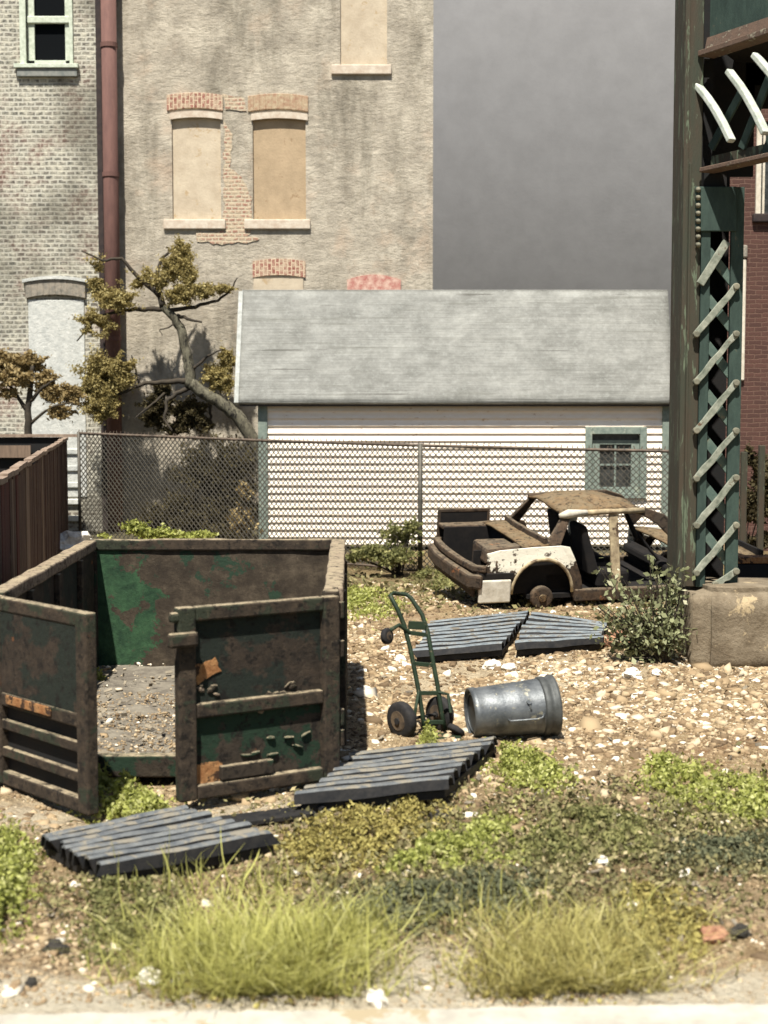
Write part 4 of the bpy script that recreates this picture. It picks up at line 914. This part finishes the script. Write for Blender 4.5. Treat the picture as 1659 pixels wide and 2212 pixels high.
mb = MB()
for k in range(3): a = 2*math.pi*k/3+.5; mb.bar(ct, ct+(e1*math.cos(a)+e2*math.sin(a))*.19, .03, .012)
mb.build('spokes', M['car_dark'], sw); MB().tube([ct, (3.0, -.34, .45)], .022, 8).build('column', M['car_dark'], sw)
# hood and front fenders
vs = []; fs = []
for j in range(9):
    for i in range(9):
        u, w = i/8, j/8; vs.append((3.08+1.32*u, (-.8+1.6*w)*(1-.08*u), .70-.12*u**2+.03*(1-(2*w-1)**2)+mn.noise(Vector((u*4, w*4, 5)))*.03))
for j in range(8):
    for i in range(8): q = j*9+i; fs.append((q, q+1, q+10, q+9))
cp_(MB().add(vs, fs), 'hood', M['car_roof'], smooth=True, solid=.03)
arc2 = [(3.75+.36*math.cos(a), .24+.36*math.sin(a)) for a in [R(q) for q in range(180, -1, -15)]]
outf = [(3.05, .14), (3.36, .16)]+arc2+[(4.15, .16), (4.42, .18), (4.44, .5), (4.36, .58), (3.9, .71), (3.4, .72), (3.05, .72)]
for s in (-1, 1):
    cp_(MB().add([(x, s*(.85-.06*max(0, x-3.6)), z) for x, z in outf], [tuple(range(len(outf)))]), 'front_fender', M['car_white'], solid=.035)
cp_(MB().tube([(4.35, -.84, .42), (4.5, -.7, .42), (4.54, 0, .42), (4.5, .7, .42), (4.35, .84, .42)], .08, 10), 'bumper', M['car_rust'], smooth=True)
cp_(MB().box(4.36, 4.4, -.75, .75, .3, .7), 'grille', M['car_dark'])
for s in (-.7, .7): cp_(MB().box(.5, 1.4, s-.02, s+.02, .2, .75), 'wheel_housing', M['car_dark'])
for x in (.95, 3.75):
    for s in (-1, 1):
        y = s*.80
        o = cp_(MB().tube([(x, y-.06, .16), (x, y-.05, .16), (x, y+.05, .16), (x, y+.06, .16)], [.13, .16, .16, .13], 20), 'brake_drum', M['car_rust'], smooth=False, bevel=.008)
        MB().tube([(x, y-.085*1, .16), (x, y+.085, .16)], .055, 12).build('hub', M['car_roof'], o, bevel=.01)
    cp_(MB().tube([(x, -.72, .16), (x, .72, .16)], .04, 8), 'axle', M['car_dark'])

# ------------------------------------------------------------------ foliage machinery
def leaves(centers, radii, n, size, flat=1.0, shell=.35):
    """n small tetra-leaf faces spread through ellipsoids (unevenly)"""
    centers = np.array(centers); radii = np.array(radii)
    vol = radii.prod(1)**.8; idx = rng.choice(len(centers), n, p=vol/vol.sum())
    d = rng.normal(size=(n, 3)); d /= np.linalg.norm(d, axis=1)[:, None]
    r = shell+(1-shell)*rng.random(n)**.6; r *= 1+.18*rng.normal(size=n)
    lob = .75+.35*np.sin(d[:, 0]*5+idx)*np.sin(d[:, 2]*6+idx*2)+.15*np.sin(d[:, 1]*9+idx)
    P = centers[idx]+d*(r*lob)[:, None]*radii[idx]
    return P, .5+.3*d[:, 2]*0+rng.normal(0, .22, n)
def leafmesh(P, size, var=.5):
    n = len(P); a = rng.normal(size=(n, 3)); a /= np.linalg.norm(a, axis=1)[:, None]
    b = rng.normal(size=(n, 3)); b -= a*(a*b).sum(1)[:, None]; b /= np.linalg.norm(b, axis=1)[:, None]
    s = size*(1-var+2*var*rng.random(n))[:, None]
    V = np.stack([P-a*s, P+b*s*.55, P+a*s, P-b*s*.55], 1).reshape(-1, 3)
    Fc = np.arange(n*4).reshape(n, 4); return V, Fc
def crown(name, cen, rad, n, size, m, parent):
    P, rn = leaves(cen, rad, n, size); V, Fc = leafmesh(P, size)
    # thin out by noise so gaps open
    keep = np.array([mn.noise(Vector(p)*2.6) > -.3 for p in P])
    V = V.reshape(-1, 4, 3)[keep].reshape(-1, 3); k = keep.sum()
    V = V-np.array(parent.location)
    return fast(name, V, np.arange(k*4).reshape(k, 4), m, np.clip(rn[keep], 0, 1), parent)
def branch(parent, paths, m, name, Y, jy=.25):
    mb = MB()
    for pts, r0, r1 in paths:
        P = []
        yo = random.uniform(-jy, jy)
        for i, (u, v) in enumerate(pts):
            f_ = i/max(1, len(pts)-1); P.append(W(u, v, Y+yo*f_)-parent.location)
        Q = []
        for i in range(len(P)-1):
            for k in range(4): Q.append(P[i].lerp(P[i+1], k/4)+Vector((random.uniform(-1, 1), random.uniform(-1, 1), random.uniform(-1, 1)))*.018)
        Q.append(P[-1]); mb.tube(Q, [r0+(r1-r0)*i/(len(Q)-1) for i in range(len(Q))], 8)
    return mb.build(name, m, parent, smooth=True)
YTR = 31.3
b0 = W(590, 1150, YTR); tr1 = empty('bent_tree', (b0.x, YTR, 0), 'crooked olive leaved tree with bare grey trunk beside the left end of the shed', 'tree')
branch(tr1, [([(600, 1150), (588, 1050), (565, 985), (540, 938), (512, 898), (470, 865), (440, 848), (412, 828)], .16, .13),
             ([(412, 835), (408, 790), (402, 760), (392, 715), (378, 688), (352, 662)], .12, .085)], M['bark'], 'trunk', YTR, .05)
branch(tr1, [([(352, 662), (342, 625), (338, 590), (350, 555), (385, 530)], .075, .02), ([(345, 640), (300, 598), (262, 560), (220, 562), (176, 542)], .055, .015),
             ([(355, 668), (310, 668), (270, 670), (215, 682), (166, 737)], .06, .015), ([(385, 682), (410, 690), (436, 696)], .045, .02),
             ([(370, 672), (420, 662), (470, 650), (500, 625), (513, 600)], .05, .012), ([(408, 822), (360, 826), (315, 826), (255, 852), (200, 850)], .07, .015),
             ([(300, 826), (294, 800), (284, 768)], .03, .012), ([(410, 838), (380, 850), (360, 868), (356, 905), (372, 932)], .06, .02), ([(452, 868), (456, 900), (454, 925)], .04, .02),
             ([(416, 800), (440, 775), (480, 755)], .04, .015), ([(380, 700), (345, 712), (350, 725)], .02, .008), ([(356, 850), (320, 880), (290, 905)], .03, .01)], M['twig'], 'branches', YTR, .5)
def pxe(u, v, ru, rv, Y, dy=.5):
    p = W(u, v, Y); s = Y/F; return (p.x, Y+random.uniform(-.3, .3)*dy, p.z), (ru*s, dy*(ru*s+.1), rv*s)
cl = [(392, 545, 26, 34), (375, 580, 34, 34), (410, 600, 22, 44), (300, 600, 42, 24), (225, 640, 36, 28), (205, 600, 22, 50), (210, 700, 40, 30), (255, 650, 44, 24), (390, 640, 40, 28), (440, 630, 34, 20), (485, 625, 26, 12), (345, 610, 22, 20)]
E = [pxe(*c, YTR) for c in cl]; crown('crown', [e[0] for e in E], [e[1] for e in E], 44000, .029, M['leaf_olive'], tr1)
cl = [(225, 815, 58, 60), (260, 800, 36, 36), (200, 850, 48, 40), (225, 880, 40, 34), (490, 780, 24, 36), (465, 810, 32, 28), (480, 825, 34, 28)]
E = [pxe(*c, YTR) for c in cl]; crown('crown', [e[0] for e in E], [e[1] for e in E], 44000, .029, M['leaf_olive'], tr1)
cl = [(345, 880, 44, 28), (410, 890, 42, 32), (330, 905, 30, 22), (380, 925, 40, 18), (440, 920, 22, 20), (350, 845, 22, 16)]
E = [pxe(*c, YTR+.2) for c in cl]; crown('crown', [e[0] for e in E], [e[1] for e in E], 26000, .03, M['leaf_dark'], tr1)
YS = 30.2
b0 = W(60, 1100, YS); tr2 = empty('small_tree', (b0.x, YS, 0), 'small tan leaved tree at the left edge above the wooden fence', 'tree')
branch(tr2, [([(62, 1165), (62, 940), (60, 880), (66, 830), (70, 790)], .1, .04)], M['twig'], 'trunk', YS, .05)
branch(tr2, [([(60, 890), (30, 845), (5, 820)], .05, .015), ([(62, 870), (95, 835), (120, 820)], .05, .015), ([(62, 920), (110, 880), (150, 870)], .04, .012)], M['twig'], 'branches', YS, .3)
cl = [(15, 780, 40, 24), (60, 785, 40, 22), (35, 815, 44, 24), (90, 820, 34, 22), (110, 850, 28, 24), (20, 850, 22, 12), (150, 850, 30, 26), (130, 890, 26, 18), (-30, 800, 40, 40), (155, 900, 16, 14)]
E = [pxe(*c, YS) for c in cl]; crown('crown', [e[0] for e in E], [e[1] for e in E], 22000, .045, M['leaf_tan'], tr2)

def shrub(name, label, cl, Y, n, size, m, base=None, cat='shrub', dy=.6, stems=0, group=None):
    p = W(cl[0][0], cl[0][1], Y); root = empty(name, (p.x, Y, 0), label, cat, group=group)
    E = [pxe(*c, Y, dy) for c in cl]
    crown('foliage', [e[0] for e in E], [e[1] for e in E], n, size, m, root)
    if stems:
        mb = MB()
        for k in range(stems):
            e = random.choice(E); q = Vector(e[0])-root.location; a = Vector((random.uniform(-.1, .1), random.uniform(-.1, .1), 0))
            mb.tube([a, a.lerp(q, .5)+Vector((random.uniform(-.05, .05), 0, .03)), q], [.014, .011, .006], 6)
        mb.build('stems', M['twig'], root)
    return root
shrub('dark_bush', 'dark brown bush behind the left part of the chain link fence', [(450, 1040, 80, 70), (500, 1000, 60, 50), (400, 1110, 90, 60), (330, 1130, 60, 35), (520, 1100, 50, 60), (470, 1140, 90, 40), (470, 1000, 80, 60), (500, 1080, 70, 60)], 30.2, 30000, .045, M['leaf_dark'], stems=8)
shrub('tan_bush', 'small tan shrub behind the fence at the left corner of the shed', [(530, 1060, 18, 24), (515, 1120, 26, 30), (540, 1140, 20, 25)], 27.2, 1800, .045, M['leaf_tan'], stems=5)
shrub('green_shrub', 'low dark green shrub at the chain link fence beside the middle post', [(860, 1160, 40, 32), (890, 1140, 24, 22), (800, 1190, 50, 26), (850, 1200, 60, 24), (760, 1200, 30, 16)], 23.2, 5200, .03, M['weed_mid'], stems=12)
shrub('yellow_shrub', 'patch of yellow green weeds behind the dumpster back wall', [(300, 1140, 36, 20), (350, 1152, 50, 14), (240, 1155, 30, 10), (420, 1158, 50, 10)], 23.5, 3600, .032, M['weed'], stems=0)
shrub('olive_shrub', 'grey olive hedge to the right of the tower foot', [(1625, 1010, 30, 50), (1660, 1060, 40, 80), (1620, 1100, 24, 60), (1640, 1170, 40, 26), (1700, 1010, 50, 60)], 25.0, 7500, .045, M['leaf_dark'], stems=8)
for k, (u, lab) in enumerate(((1645, 'greenish brown post just right of the tower in the hedge'), (1607, 'narrow brown post right beside the tower edge in the hedge'))):
    p = W(u, 1000, 24.2); o = MB().box(-.05, .05, -.05, .05, 0, W(u, 962+k*14, 24.2).z).build('fence_post', M['tower_brown'], bevel=.01); o.location = (p.x, 24.2, 0); tag(o, lab, 'post', 'posts in the hedge')
p = W(1640, 1208, 18.6); o = MB().box(-.6, .6, -.16, .16, -.04, .04).build('wooden_plank', M['rust_orange'], bevel=.01); o.location = (p.x+.25, 18.6, p.z); tag(o, 'orange stained plank propped behind the concrete block', 'plank')
o2 = MB().box(-.6, .6, -.2, .2, 0, p.z-.05).build('dark_crate', M['tower_dark'], bevel=.01); o2.location = (p.x+.25, 18.65, 0); tag(o2, 'dark low crate carrying the orange plank', 'crate')

# leafy shrub by the block
def leafy(name, label, base, tips, nleaf, ls, m, spread=.1, cat='shrub'):
    root = empty(name, base.to_tuple(), label, cat)
    mb = MB(); LP = []
    for t_ in tips:
        q = t_-base; mid = q*.5+Vector((random.uniform(-.06, .06), random.uniform(-.06, .06), .04)); pts = [Vector((random.uniform(-.04, .04), random.uniform(-.04, .04), 0)), mid, q]
        mb.tube(pts, [.01, .008, .003], 5)
        for k in range(nleaf):
            f_ = random.uniform(.28, 1.0); p = (pts[0]*(1-f_)**2+mid*2*f_*(1-f_)+q*f_*f_); LP.append(p+Vector((random.gauss(0, spread*f_), random.gauss(0, spread*f_), random.gauss(0, spread*f_*.7))))
    mb.build('stems', M['twig'], root)
    LP = np.array([tuple(p) for p in LP]); V, Fc = leafmesh(LP, ls)
    fast('leaves', V, Fc, m, np.clip(rng.normal(.5, .25, len(LP)), 0, 1), root)
    return root
sb = G(1432, 1436)
tips = []
for k in range(120):
    u = random.uniform(1285, 1490); v = random.gauss(1330, 50) if u < 1400 else random.uniform(1195, 1400)
    tips.append(W(u, min(v, 1420), sb.y+random.uniform(-.3, .25)))
leafy('leafy_shrub', 'twiggy sage green shrub growing in front of the tower footing block', sb, tips, 22, .034, M['bushleaf'], .06)

# grass tufts
def tuft(name, label, base_px, ru, rv, n, hmean, m, width=.0045, lean=.5, hs=.25):
    P0 = G(*base_px); root = empty(name, P0.to_tuple(), label, 'grass tuft', group='grass tufts in the foreground')
    u = base_px[0]+rng.normal(0, ru, n); v = base_px[1]+np.clip(rng.normal(0, rv, n), -2.2*rv, 1.3*rv)
    V = []; Fc = []; rn = []
    for k in range(n):
        g = G(u[k], v[k]); 
        if abs(rng.normal()) > 2.2: continue
        g.z = float(gh(g.x, g.y))-.01; g = g-P0; h = max(.04, hmean*rng.normal(1, hs)); 
        if mn.noise(Vector((u[k]*.02, v[k]*.05, base_px[0]))) < -.22: continue
        az = rng.uniform(0, 2*math.pi); out_ = Vector((g.x*.35, g.y*.35, 0))+Vector((math.cos(az), math.sin(az), 0))*.4; ln = min(1.7, abs(rng.normal(lean, .5))); h *= rng.uniform(.25, 1)
        if rng.random() < .025: h *= 1.7; ln *= .25
        dl = out_.normalized()*h*ln; kink = Vector((rng.normal(), rng.normal(), 0))*h*.12; sdv = dl.cross(Vector((0, 0, 1))); sdv = (sdv.normalized() if sdv.length > 0 else Vector((1, 0, 0)))*width*rng.uniform(.6, 1.4)
        sdv = (sdv+Vector((rng.normal()*width*.5, 0, 0)))
        b = len(V)
        for s_ in range(4):
            q = s_/4; c = g+dl*(q**1.7)+kink*math.sin(q*3.1)+Vector((0, 0, h*(q-.25*q*q*ln))); w = 1-q*.6; V += [c-sdv*w, c+sdv*w]
        V.append(g+dl+Vector((0, 0, h*(1-.25*ln))))
        for s_ in range(3): Fc.append((b+2*s_, b+2*s_+1, b+2*s_+3, b+2*s_+2))
        Fc.append((b+6, b+7, b+8, b+8)); rn += [float(np.clip(rng.normal(.5, .22), 0, 1))]*4
    V = [tuple(v_) for v_ in V]; quads = [f for f in Fc]
    me = bpy.data.meshes.new(name); me.from_pydata(V, [], [tuple(dict.fromkeys(f)) for f in quads]); me.update()
    a = me.attributes.new('rnd', 'FLOAT', 'FACE'); a.data.foreach_set('value', np.array(rn, np.float32))
    link('blades', me, m, root); return root
tuft('grass_tuft', 'largest yellow green grass tuft in the foreground, in front of the left corrugated sheet', (560, 2095), 112, 44, 7000, .29, M['grass'], .0027, .9)
tuft('grass_tuft', 'golden green grass tuft in the right foreground beside bare soil', (1232, 2085), 100, 42, 5600, .24, M['grass2'], .0027, .95)
tuft('grass_tuft', 'tall thin sparse grass stalks at the near edge of the left corrugated sheet', (500, 1925), 130, 16, 160, .30, M['grass'], .0035, .25)
tuft('grass_tuft', 'pale wispy grass tuft right of the big foreground tuft', (730, 2040), 50, 24, 900, .24, M['grass'], .004, .5)
tuft('grass_tuft', 'sparse wispy stalks behind the golden grass tuft', (1130, 1990), 160, 20, 260, .26, M['grass'], .003, .3)

# ------------------------------------------------------------------ weeds and ground cover
def mound_points(u, v, ru, rv, n, h):
    uu = u+np.clip(rng.normal(0, .6, n), -2, 2)*ru; vv = v+np.clip(rng.normal(0, .6, n), -2, 2)*rv
    wx = np.array([mn.noise(Vector((a*.02, b*.05, 3)))*.9+mn.noise(Vector((a*.06, b*.15, 8)))*.7 for a, b in zip(uu, vv)]); kp = wx > -.12; uu = uu[kp]; vv = vv[kp]; n = len(uu)
    out = np.zeros((n, 3))
    for k in range(n):
        g = G(uu[k], vv[k]); q = 1-min(.9, ((uu[k]-u)/ru)**2*.6+((vv[k]-v)/rv)**2*.6)
        lump_ = .55+.6*mn.noise(Vector((g.x*9, g.y*9, 0)))
        out[k] = (g.x, g.y, float(gh(g.x, g.y))+max(.0, h*q*lump_)*rng.random()**.5+rng.random()*.025)
    return out
def weed(label, spots, n, h, size, m, name='weed_clump', cat='weeds'):
    n = int(n*1.9); size *= 1.12; h *= 1.35
    A_ = np.concatenate([mound_points(u, v, ru, rv, int(n*ru*rv/sum(a*b for _, _, a, b in spots)), h) for u, v, ru, rv in spots])
    g = G(spots[0][0], spots[0][1]); root = empty(name, g.to_tuple(), label, cat, group='patches of weeds in the yard')
    V, Fc = leafmesh(A_-np.array(g), size); fast('leaves', V, Fc, m, np.clip(rng.normal(.55, .22, len(A_)), 0, 1), root)
weed('bright green weeds growing between the two open dumpster doors', [(255, 1735, 70, 34), (300, 1755, 60, 26), (215, 1715, 40, 24)], 3200, .2, .016, M['weed'])
weed('bright weeds at the left edge beside the left corrugated sheet', [(15, 1860, 52, 50), (15, 1930, 46, 50), (0, 2000, 40, 40)], 3600, .17, .015, M['weed'])
weed('yellow green weeds just right of the middle corrugated sheet', [(1130, 1668, 60, 40), (1175, 1690, 50, 28), (1090, 1640, 30, 24)], 2600, .13, .016, M['weed'])
weed('long patch of bright weeds at the right edge on the gravel', [(1480, 1700, 90, 36), (1580, 1730, 110, 42), (1640, 1740, 60, 40), (1430, 1665, 40, 22)], 5200, .12, .016, M['weed'])
weed('small weed growing in front of the hand truck over the middle sheet', [(925, 1615, 18, 16), (930, 1645, 16, 10)], 260, .16, .016, M['weed'])
weed('grassy weeds between the dumpster and the wrecked car', [(800, 1310, 60, 26), (760, 1300, 40, 20)], 2200, .14, .022, M['weed'])
weed('small green weed patch at the rear bumper of the wrecked car', [(950, 1258, 40, 16), (925, 1248, 26, 10)], 1100, .16, .024, M['weed_mid'])
weed('tiny weed inside the dumpster by its left wall', [(210, 1492, 18, 12)], 220, .16, .018, M['weed'])
weed('yellow moss mound in front of the middle corrugated sheet', [(780, 1805, 130, 50), (900, 1760, 60, 36), (680, 1840, 70, 40)], 6500, .1, .013, M['cover_yel'])
weed('brightest green weed patch in the middle of the foreground cover', [(980, 1850, 100, 34), (1060, 1820, 70, 40), (900, 1870, 60, 26)], 4200, .1, .014, M['weed'])
weed('green weeds right of the middle of the foreground cover', [(1290, 1800, 110, 36), (1200, 1850, 90, 30), (1350, 1840, 70, 26)], 4200, .09, .014, M['weed_mid'])
weed('blue green low weeds behind the golden grass tuft', [(900, 1960, 140, 44), (1050, 1940, 130, 44), (800, 1990, 90, 40)], 6500, .09, .013, M['cover_blue'])
weed('blue green weeds at the right edge below the bright weed patch', [(1560, 1850, 120, 40), (1640, 1840, 80, 34)], 3600, .08, .013, M['cover_blue'])
weed('low olive growth left of the big foreground grass tuft', [(260, 1950, 70, 50), (330, 2000, 80, 50), (240, 2040, 60, 40)], 3200, .08, .013, M['weed_mid'])
weed('low yellow growth right of the golden grass tuft', [(1420, 2010, 60, 50), (1505, 2020, 30, 40), (1400, 1950, 60, 30)], 2800, .1, .013, M['cover_yel'])
weed('dry yellow brown undergrowth at the foot of the largest grass tuft', [(540, 2110, 150, 40), (680, 2080, 70, 40)], 4200, .1, .012, M['cover_yel'])
weed('dry undergrowth at the foot of the golden grass tuft', [(1225, 2100, 140, 40), (1330, 2080, 70, 36)], 4000, .1, .012, M['cover_yel'])
# broad mixed ground cover: nobody could count it
def scatter(n, ulo, uhi, vlo, vhi, dens):
    u = rng.uniform(ulo, uhi, n); v = rng.uniform(vlo, vhi, n); k = rng.random(n) < dens(u, v); return u[k], v[k]
def gpts(u, v):
    P = np.array([tuple(G(a, b)) for a, b in zip(u, v)]); P[:, 2] = gh(P[:, 0], P[:, 1]); return P
u, v = scatter(165000, -60, 1720, 1220, 2150, dens_c)
kp = np.array([mn.noise(Vector((a*.012, b*.03, 1)))*.8+mn.noise(Vector((a*.04, b*.1, 5)))*.8 > -.16 for a, b in zip(u, v)]); u = u[kp]; v = v[kp]
P = gpts(u, v); P[:, 2] += rng.random(len(P))**2*.07
V, Fc = leafmesh(P, .018); V = V.reshape(-1, 4, 3)
sc_ = np.clip(P[:, 1]/8.5, .9, 2.4)[:, None, None]; V = P[:, None]+(V-P[:, None])*sc_
tag(fast('ground_cover', V.reshape(-1, 3), Fc, M['cover'], np.clip(rng.normal(.5, .25, len(P)), 0, 1)), 'low olive ground cover of moss and creeping weeds over the foreground soil', 'ground cover', kind='stuff')
# twigs lying about
tw_ = MB()
for k in range(170):
    g = G(random.uniform(0, 1659), random.uniform(1440, 2140)); a = random.uniform(0, math.pi); L_ = random.uniform(.05, .16); z = float(gh(g.x, g.y))+.02
    tw_.tube([(g.x, g.y, z), (g.x+math.cos(a)*L_*.5, g.y+math.sin(a)*L_*.5, z+.015), (g.x+math.cos(a)*L_, g.y+math.sin(a)*L_, z)], [.004, .003, .002], 4)
tag(tw_.build('twigs', M['twig']), 'thin dry twigs strewn over the soil', 'twigs', kind='stuff')

sc2 = MB()
for k in range(260):
    if k < 120: x, y, z = random.uniform(-2.8, -.6), random.uniform(10.5, 14.2), .15
    else: g = G(random.uniform(40, 1640), random.uniform(1440, 2130)); x, y = g.x, g.y; z = float(gh(x, y))+.015
    a = random.uniform(0, 3.14); L_ = random.uniform(.02, .08); w_ = random.uniform(.01, .035)
    sc2.bar((x, y, z), (x+math.cos(a)*L_, y+math.sin(a)*L_, z+random.uniform(-.01, .03)), w_, .006, (random.random(), random.random(), .3))
M['scrap'] = mottled('grey_splinters', C(92, 84, 72), C(150, 140, 120), 5, .9)
tag(sc2.build('litter', M['scrap']), 'grey splinters and flakes littering the soil and dumpster floor', 'litter', kind='stuff')
# pebbles and gravel
ico = (1+5**.5)/2
IV = np.array([(-1, ico, 0), (1, ico, 0), (-1, -ico, 0), (1, -ico, 0), (0, -1, ico), (0, 1, ico), (0, -1, -ico), (0, 1, -ico), (ico, 0, -1), (ico, 0, 1), (-ico, 0, -1), (-ico, 0, 1)])/1.9
IF = np.array([(0, 11, 5), (0, 5, 1), (0, 1, 7), (0, 7, 10), (0, 10, 11), (1, 5, 9), (5, 11, 4), (11, 10, 2), (10, 7, 6), (7, 1, 8), (3, 9, 4), (3, 4, 2), (3, 2, 6), (3, 6, 8), (3, 8, 9), (4, 9, 5), (2, 4, 11), (6, 2, 10), (8, 6, 7), (9, 8, 1)])
def pebbles(P, size, rn, name, label, m):
    n = len(P); s = size[:, None]*np.stack([rng.uniform(.7, 1.4, n), rng.uniform(.6, 1.1, n), rng.uniform(.4, .8, n)], 1)
    V = IV[None]*(1+rng.normal(0, .33, (n, 12, 1))); V = V*s[:, None]; a = rng.uniform(0, 6.28, n); ca, sa_ = np.cos(a)[:, None], np.sin(a)[:, None]
    x = V[..., 0]*ca-V[..., 1]*sa_; y = V[..., 0]*sa_+V[..., 1]*ca; V = np.stack([x, y, V[..., 2]], 2)+P[:, None]
    Fc = (IF[None]+(np.arange(n)*12)[:, None, None]).reshape(-1, 3)
    return tag(fast(name, V.reshape(-1, 3), Fc, m, np.repeat(rn, 20)), label, 'gravel', kind='stuff')
def in_bin(P): return (P[:, 0] > -2.95) & (P[:, 0] < -.32) & (P[:, 1] > 10.35) & (P[:, 1] < 14.5)
def dens_g(u, v):
    return np.clip(.25+1.0*bl(u, v, 1300, 1530, 480, 110)+.5*bl(u, v, 820, 1460, 160, 120)+.7*bl(u, v, 120, 2080, 260, 90)+.3*bl(u, v, 1600, 1450, 200, 80)+.2*bl(u, v, 1560, 2060, 160, 80)-.55*bl(u, v, 920, 2100, 140, 50), 0, 1)
# sample uniformly in plan
n = 135000; X_ = rng.uniform(-6, 6.5, n); Y_ = rng.uniform(6.5, 22, n)
U_ = CX+F*X_/Y_; V_ = 878+EYE*F/Y_; k = (U_ > -120) & (U_ < 1780) & (rng.random(n) < dens_g(U_, V_))
P = np.stack([X_[k], Y_[k], gh(X_[k], Y_[k])], 1)
sz_ = np.clip(rng.lognormal(math.log(.019), .5, len(P)), .009, .07); near = P[:, 1] < 9; sz_[near] *= .7
ib = in_bin(P); sz_[ib] *= .7; kk = rng.random(len(P)) < np.where(ib, .22, 1); P = P[kk]; sz_ = sz_[kk]; ib = ib[kk]; P[ib, 2] = .13
rn = np.clip(rng.normal(.46, .3, len(P))+ib*.15, 0, .93); pn = np.array([mn.noise(Vector((a*.9, b*.9, 2)))+.6*mn.noise(Vector((a*2.6, b*2.6, 7))) for a, b in P[:, :2]]); rn = np.clip(rn+pn*.35-.06-.12*np.exp(-((P[:, 1]-19)/4)**2), 0, .95); kq = (pn > -.35) | (rng.random(len(P)) < .35); P = P[kq]; sz_ = sz_[kq]; ib = ib[kq]; rn = rn[kq]
rn[rng.random(len(P)) < .05] = 1; big = (rng.random(len(P)) < .02) & ~ib; sz_[big] *= 1.8
pebbles(P, sz_, rn, 'gravel', 'tan and cream gravel scattered across the yard', M['pebble'])
n = 60000; X_ = rng.uniform(-3.2, 3.4, n); Y_ = rng.uniform(6.4, 13, n); U_ = CX+F*X_/Y_; V_ = 878+EYE*F/Y_
k = (U_ > -60) & (U_ < 1720) & (rng.random(n) < .3+.7*dens_g(U_, V_)); P = np.stack([X_[k], Y_[k], gh(X_[k], Y_[k])], 1); P[in_bin(P), 2] = .12
pebbles(P, np.clip(rng.lognormal(math.log(.008), .4, len(P)), .004, .018), np.clip(rng.normal(.4, .22, len(P)), 0, 1), 'grit', 'fine brown grit between the larger stones', M['pebble'])
# single stones one can point at
stones = [((158, 1190, 25.0), .34, 'pale_stone', 'big white rock beside the far end of the wooden fence', 'rock'),
 ((1062, 1440, 0), .085, 'pale_stone', 'white stone just behind the trash can rim, left one of a pair'),
 ((1100, 1444, 0), .07, 'pale_stone', 'white stone behind the trash can, right one of a pair'),
 ((1365, 1468, 0), .085, 'pale_stone', 'long pale stone on the gravel below the leafy shrub'),
 ((1418, 1462, 0), .055, 'pale_stone', 'round white stone below the leafy shrub'),
 ((865, 1425, 0), .07, 'pale_stone', 'white stone left of the hand truck frame'),
 ((790, 1502, 0), .06, 'pale_stone', 'cream stone on the gravel right of the dumpster side'),
 ((1300, 1872, 0), .045, 'pale_stone', 'flat white stone in the weeds at centre right'),
 ((1480, 1893, 0), .035, 'pale_stone', 'small white stone in the weeds near the right edge'),
 ((883, 1882, 0), .032, 'pale_stone', 'small cream stone in the weeds left of centre'),
 ((1372, 1965, 0), .045, 'pale_stone', 'cream stone on top of the golden grass tuft'),
 ((322, 2112, 0), .055, 'pale_stone', 'white stone at the lower left below the big grass tuft'),
 ((392, 2112, 0), .045, 'pale_stone', 'white stone right beside another at the lower left'),
 ((815, 2168, 0), .05, 'pale_stone', 'grey white stone on the pavement edge at bottom centre'),
 ((122, 2062, 0), .05, 'dark_stone', 'pointed black stone in the gravel at lower left'),
 ((68, 2130, 0), .03, 'dark_stone', 'small black stone near the bottom left corner'),
 ((1600, 2035, 0), .055, 'dark_stone', 'black stone on reddish soil at lower right'),
 ((1535, 2040, 0), .075, 'red_stone', 'pinkish brown stone right of the golden grass tuft'),
 ((945, 1765, 0), .055, 'dark_stone', 'black lump near the front of the middle corrugated sheet'),
 ((690, 1755, 0), .07, 'sheet_edge', 'blue black lump under the left corner of the middle corrugated sheet'),
 ((1335, 1400, 0), .16, 'red_stone', 'reddish brick coloured rock under the leafy shrub')]
for k, s in enumerate(stones):
    (u, v, Yf), r_, m_, lab = s[:4]
    g = W(u, v, Yf) if Yf else G(u, v)
    o = link('rock', lump(r_*1.2, r_*.9, r_*.75, k*3.1, .5, 3), M[m_]); o.location = (g.x, g.y, (g.z if Yf else float(gh(g.x, g.y)))+r_*.3); o.rotation_euler = (0, random.uniform(-.2, .2), random.uniform(0, 3))
    tag(o, lab, 'rock', 'single stones lying in the yard')
    if Yf: o.location.z = .3
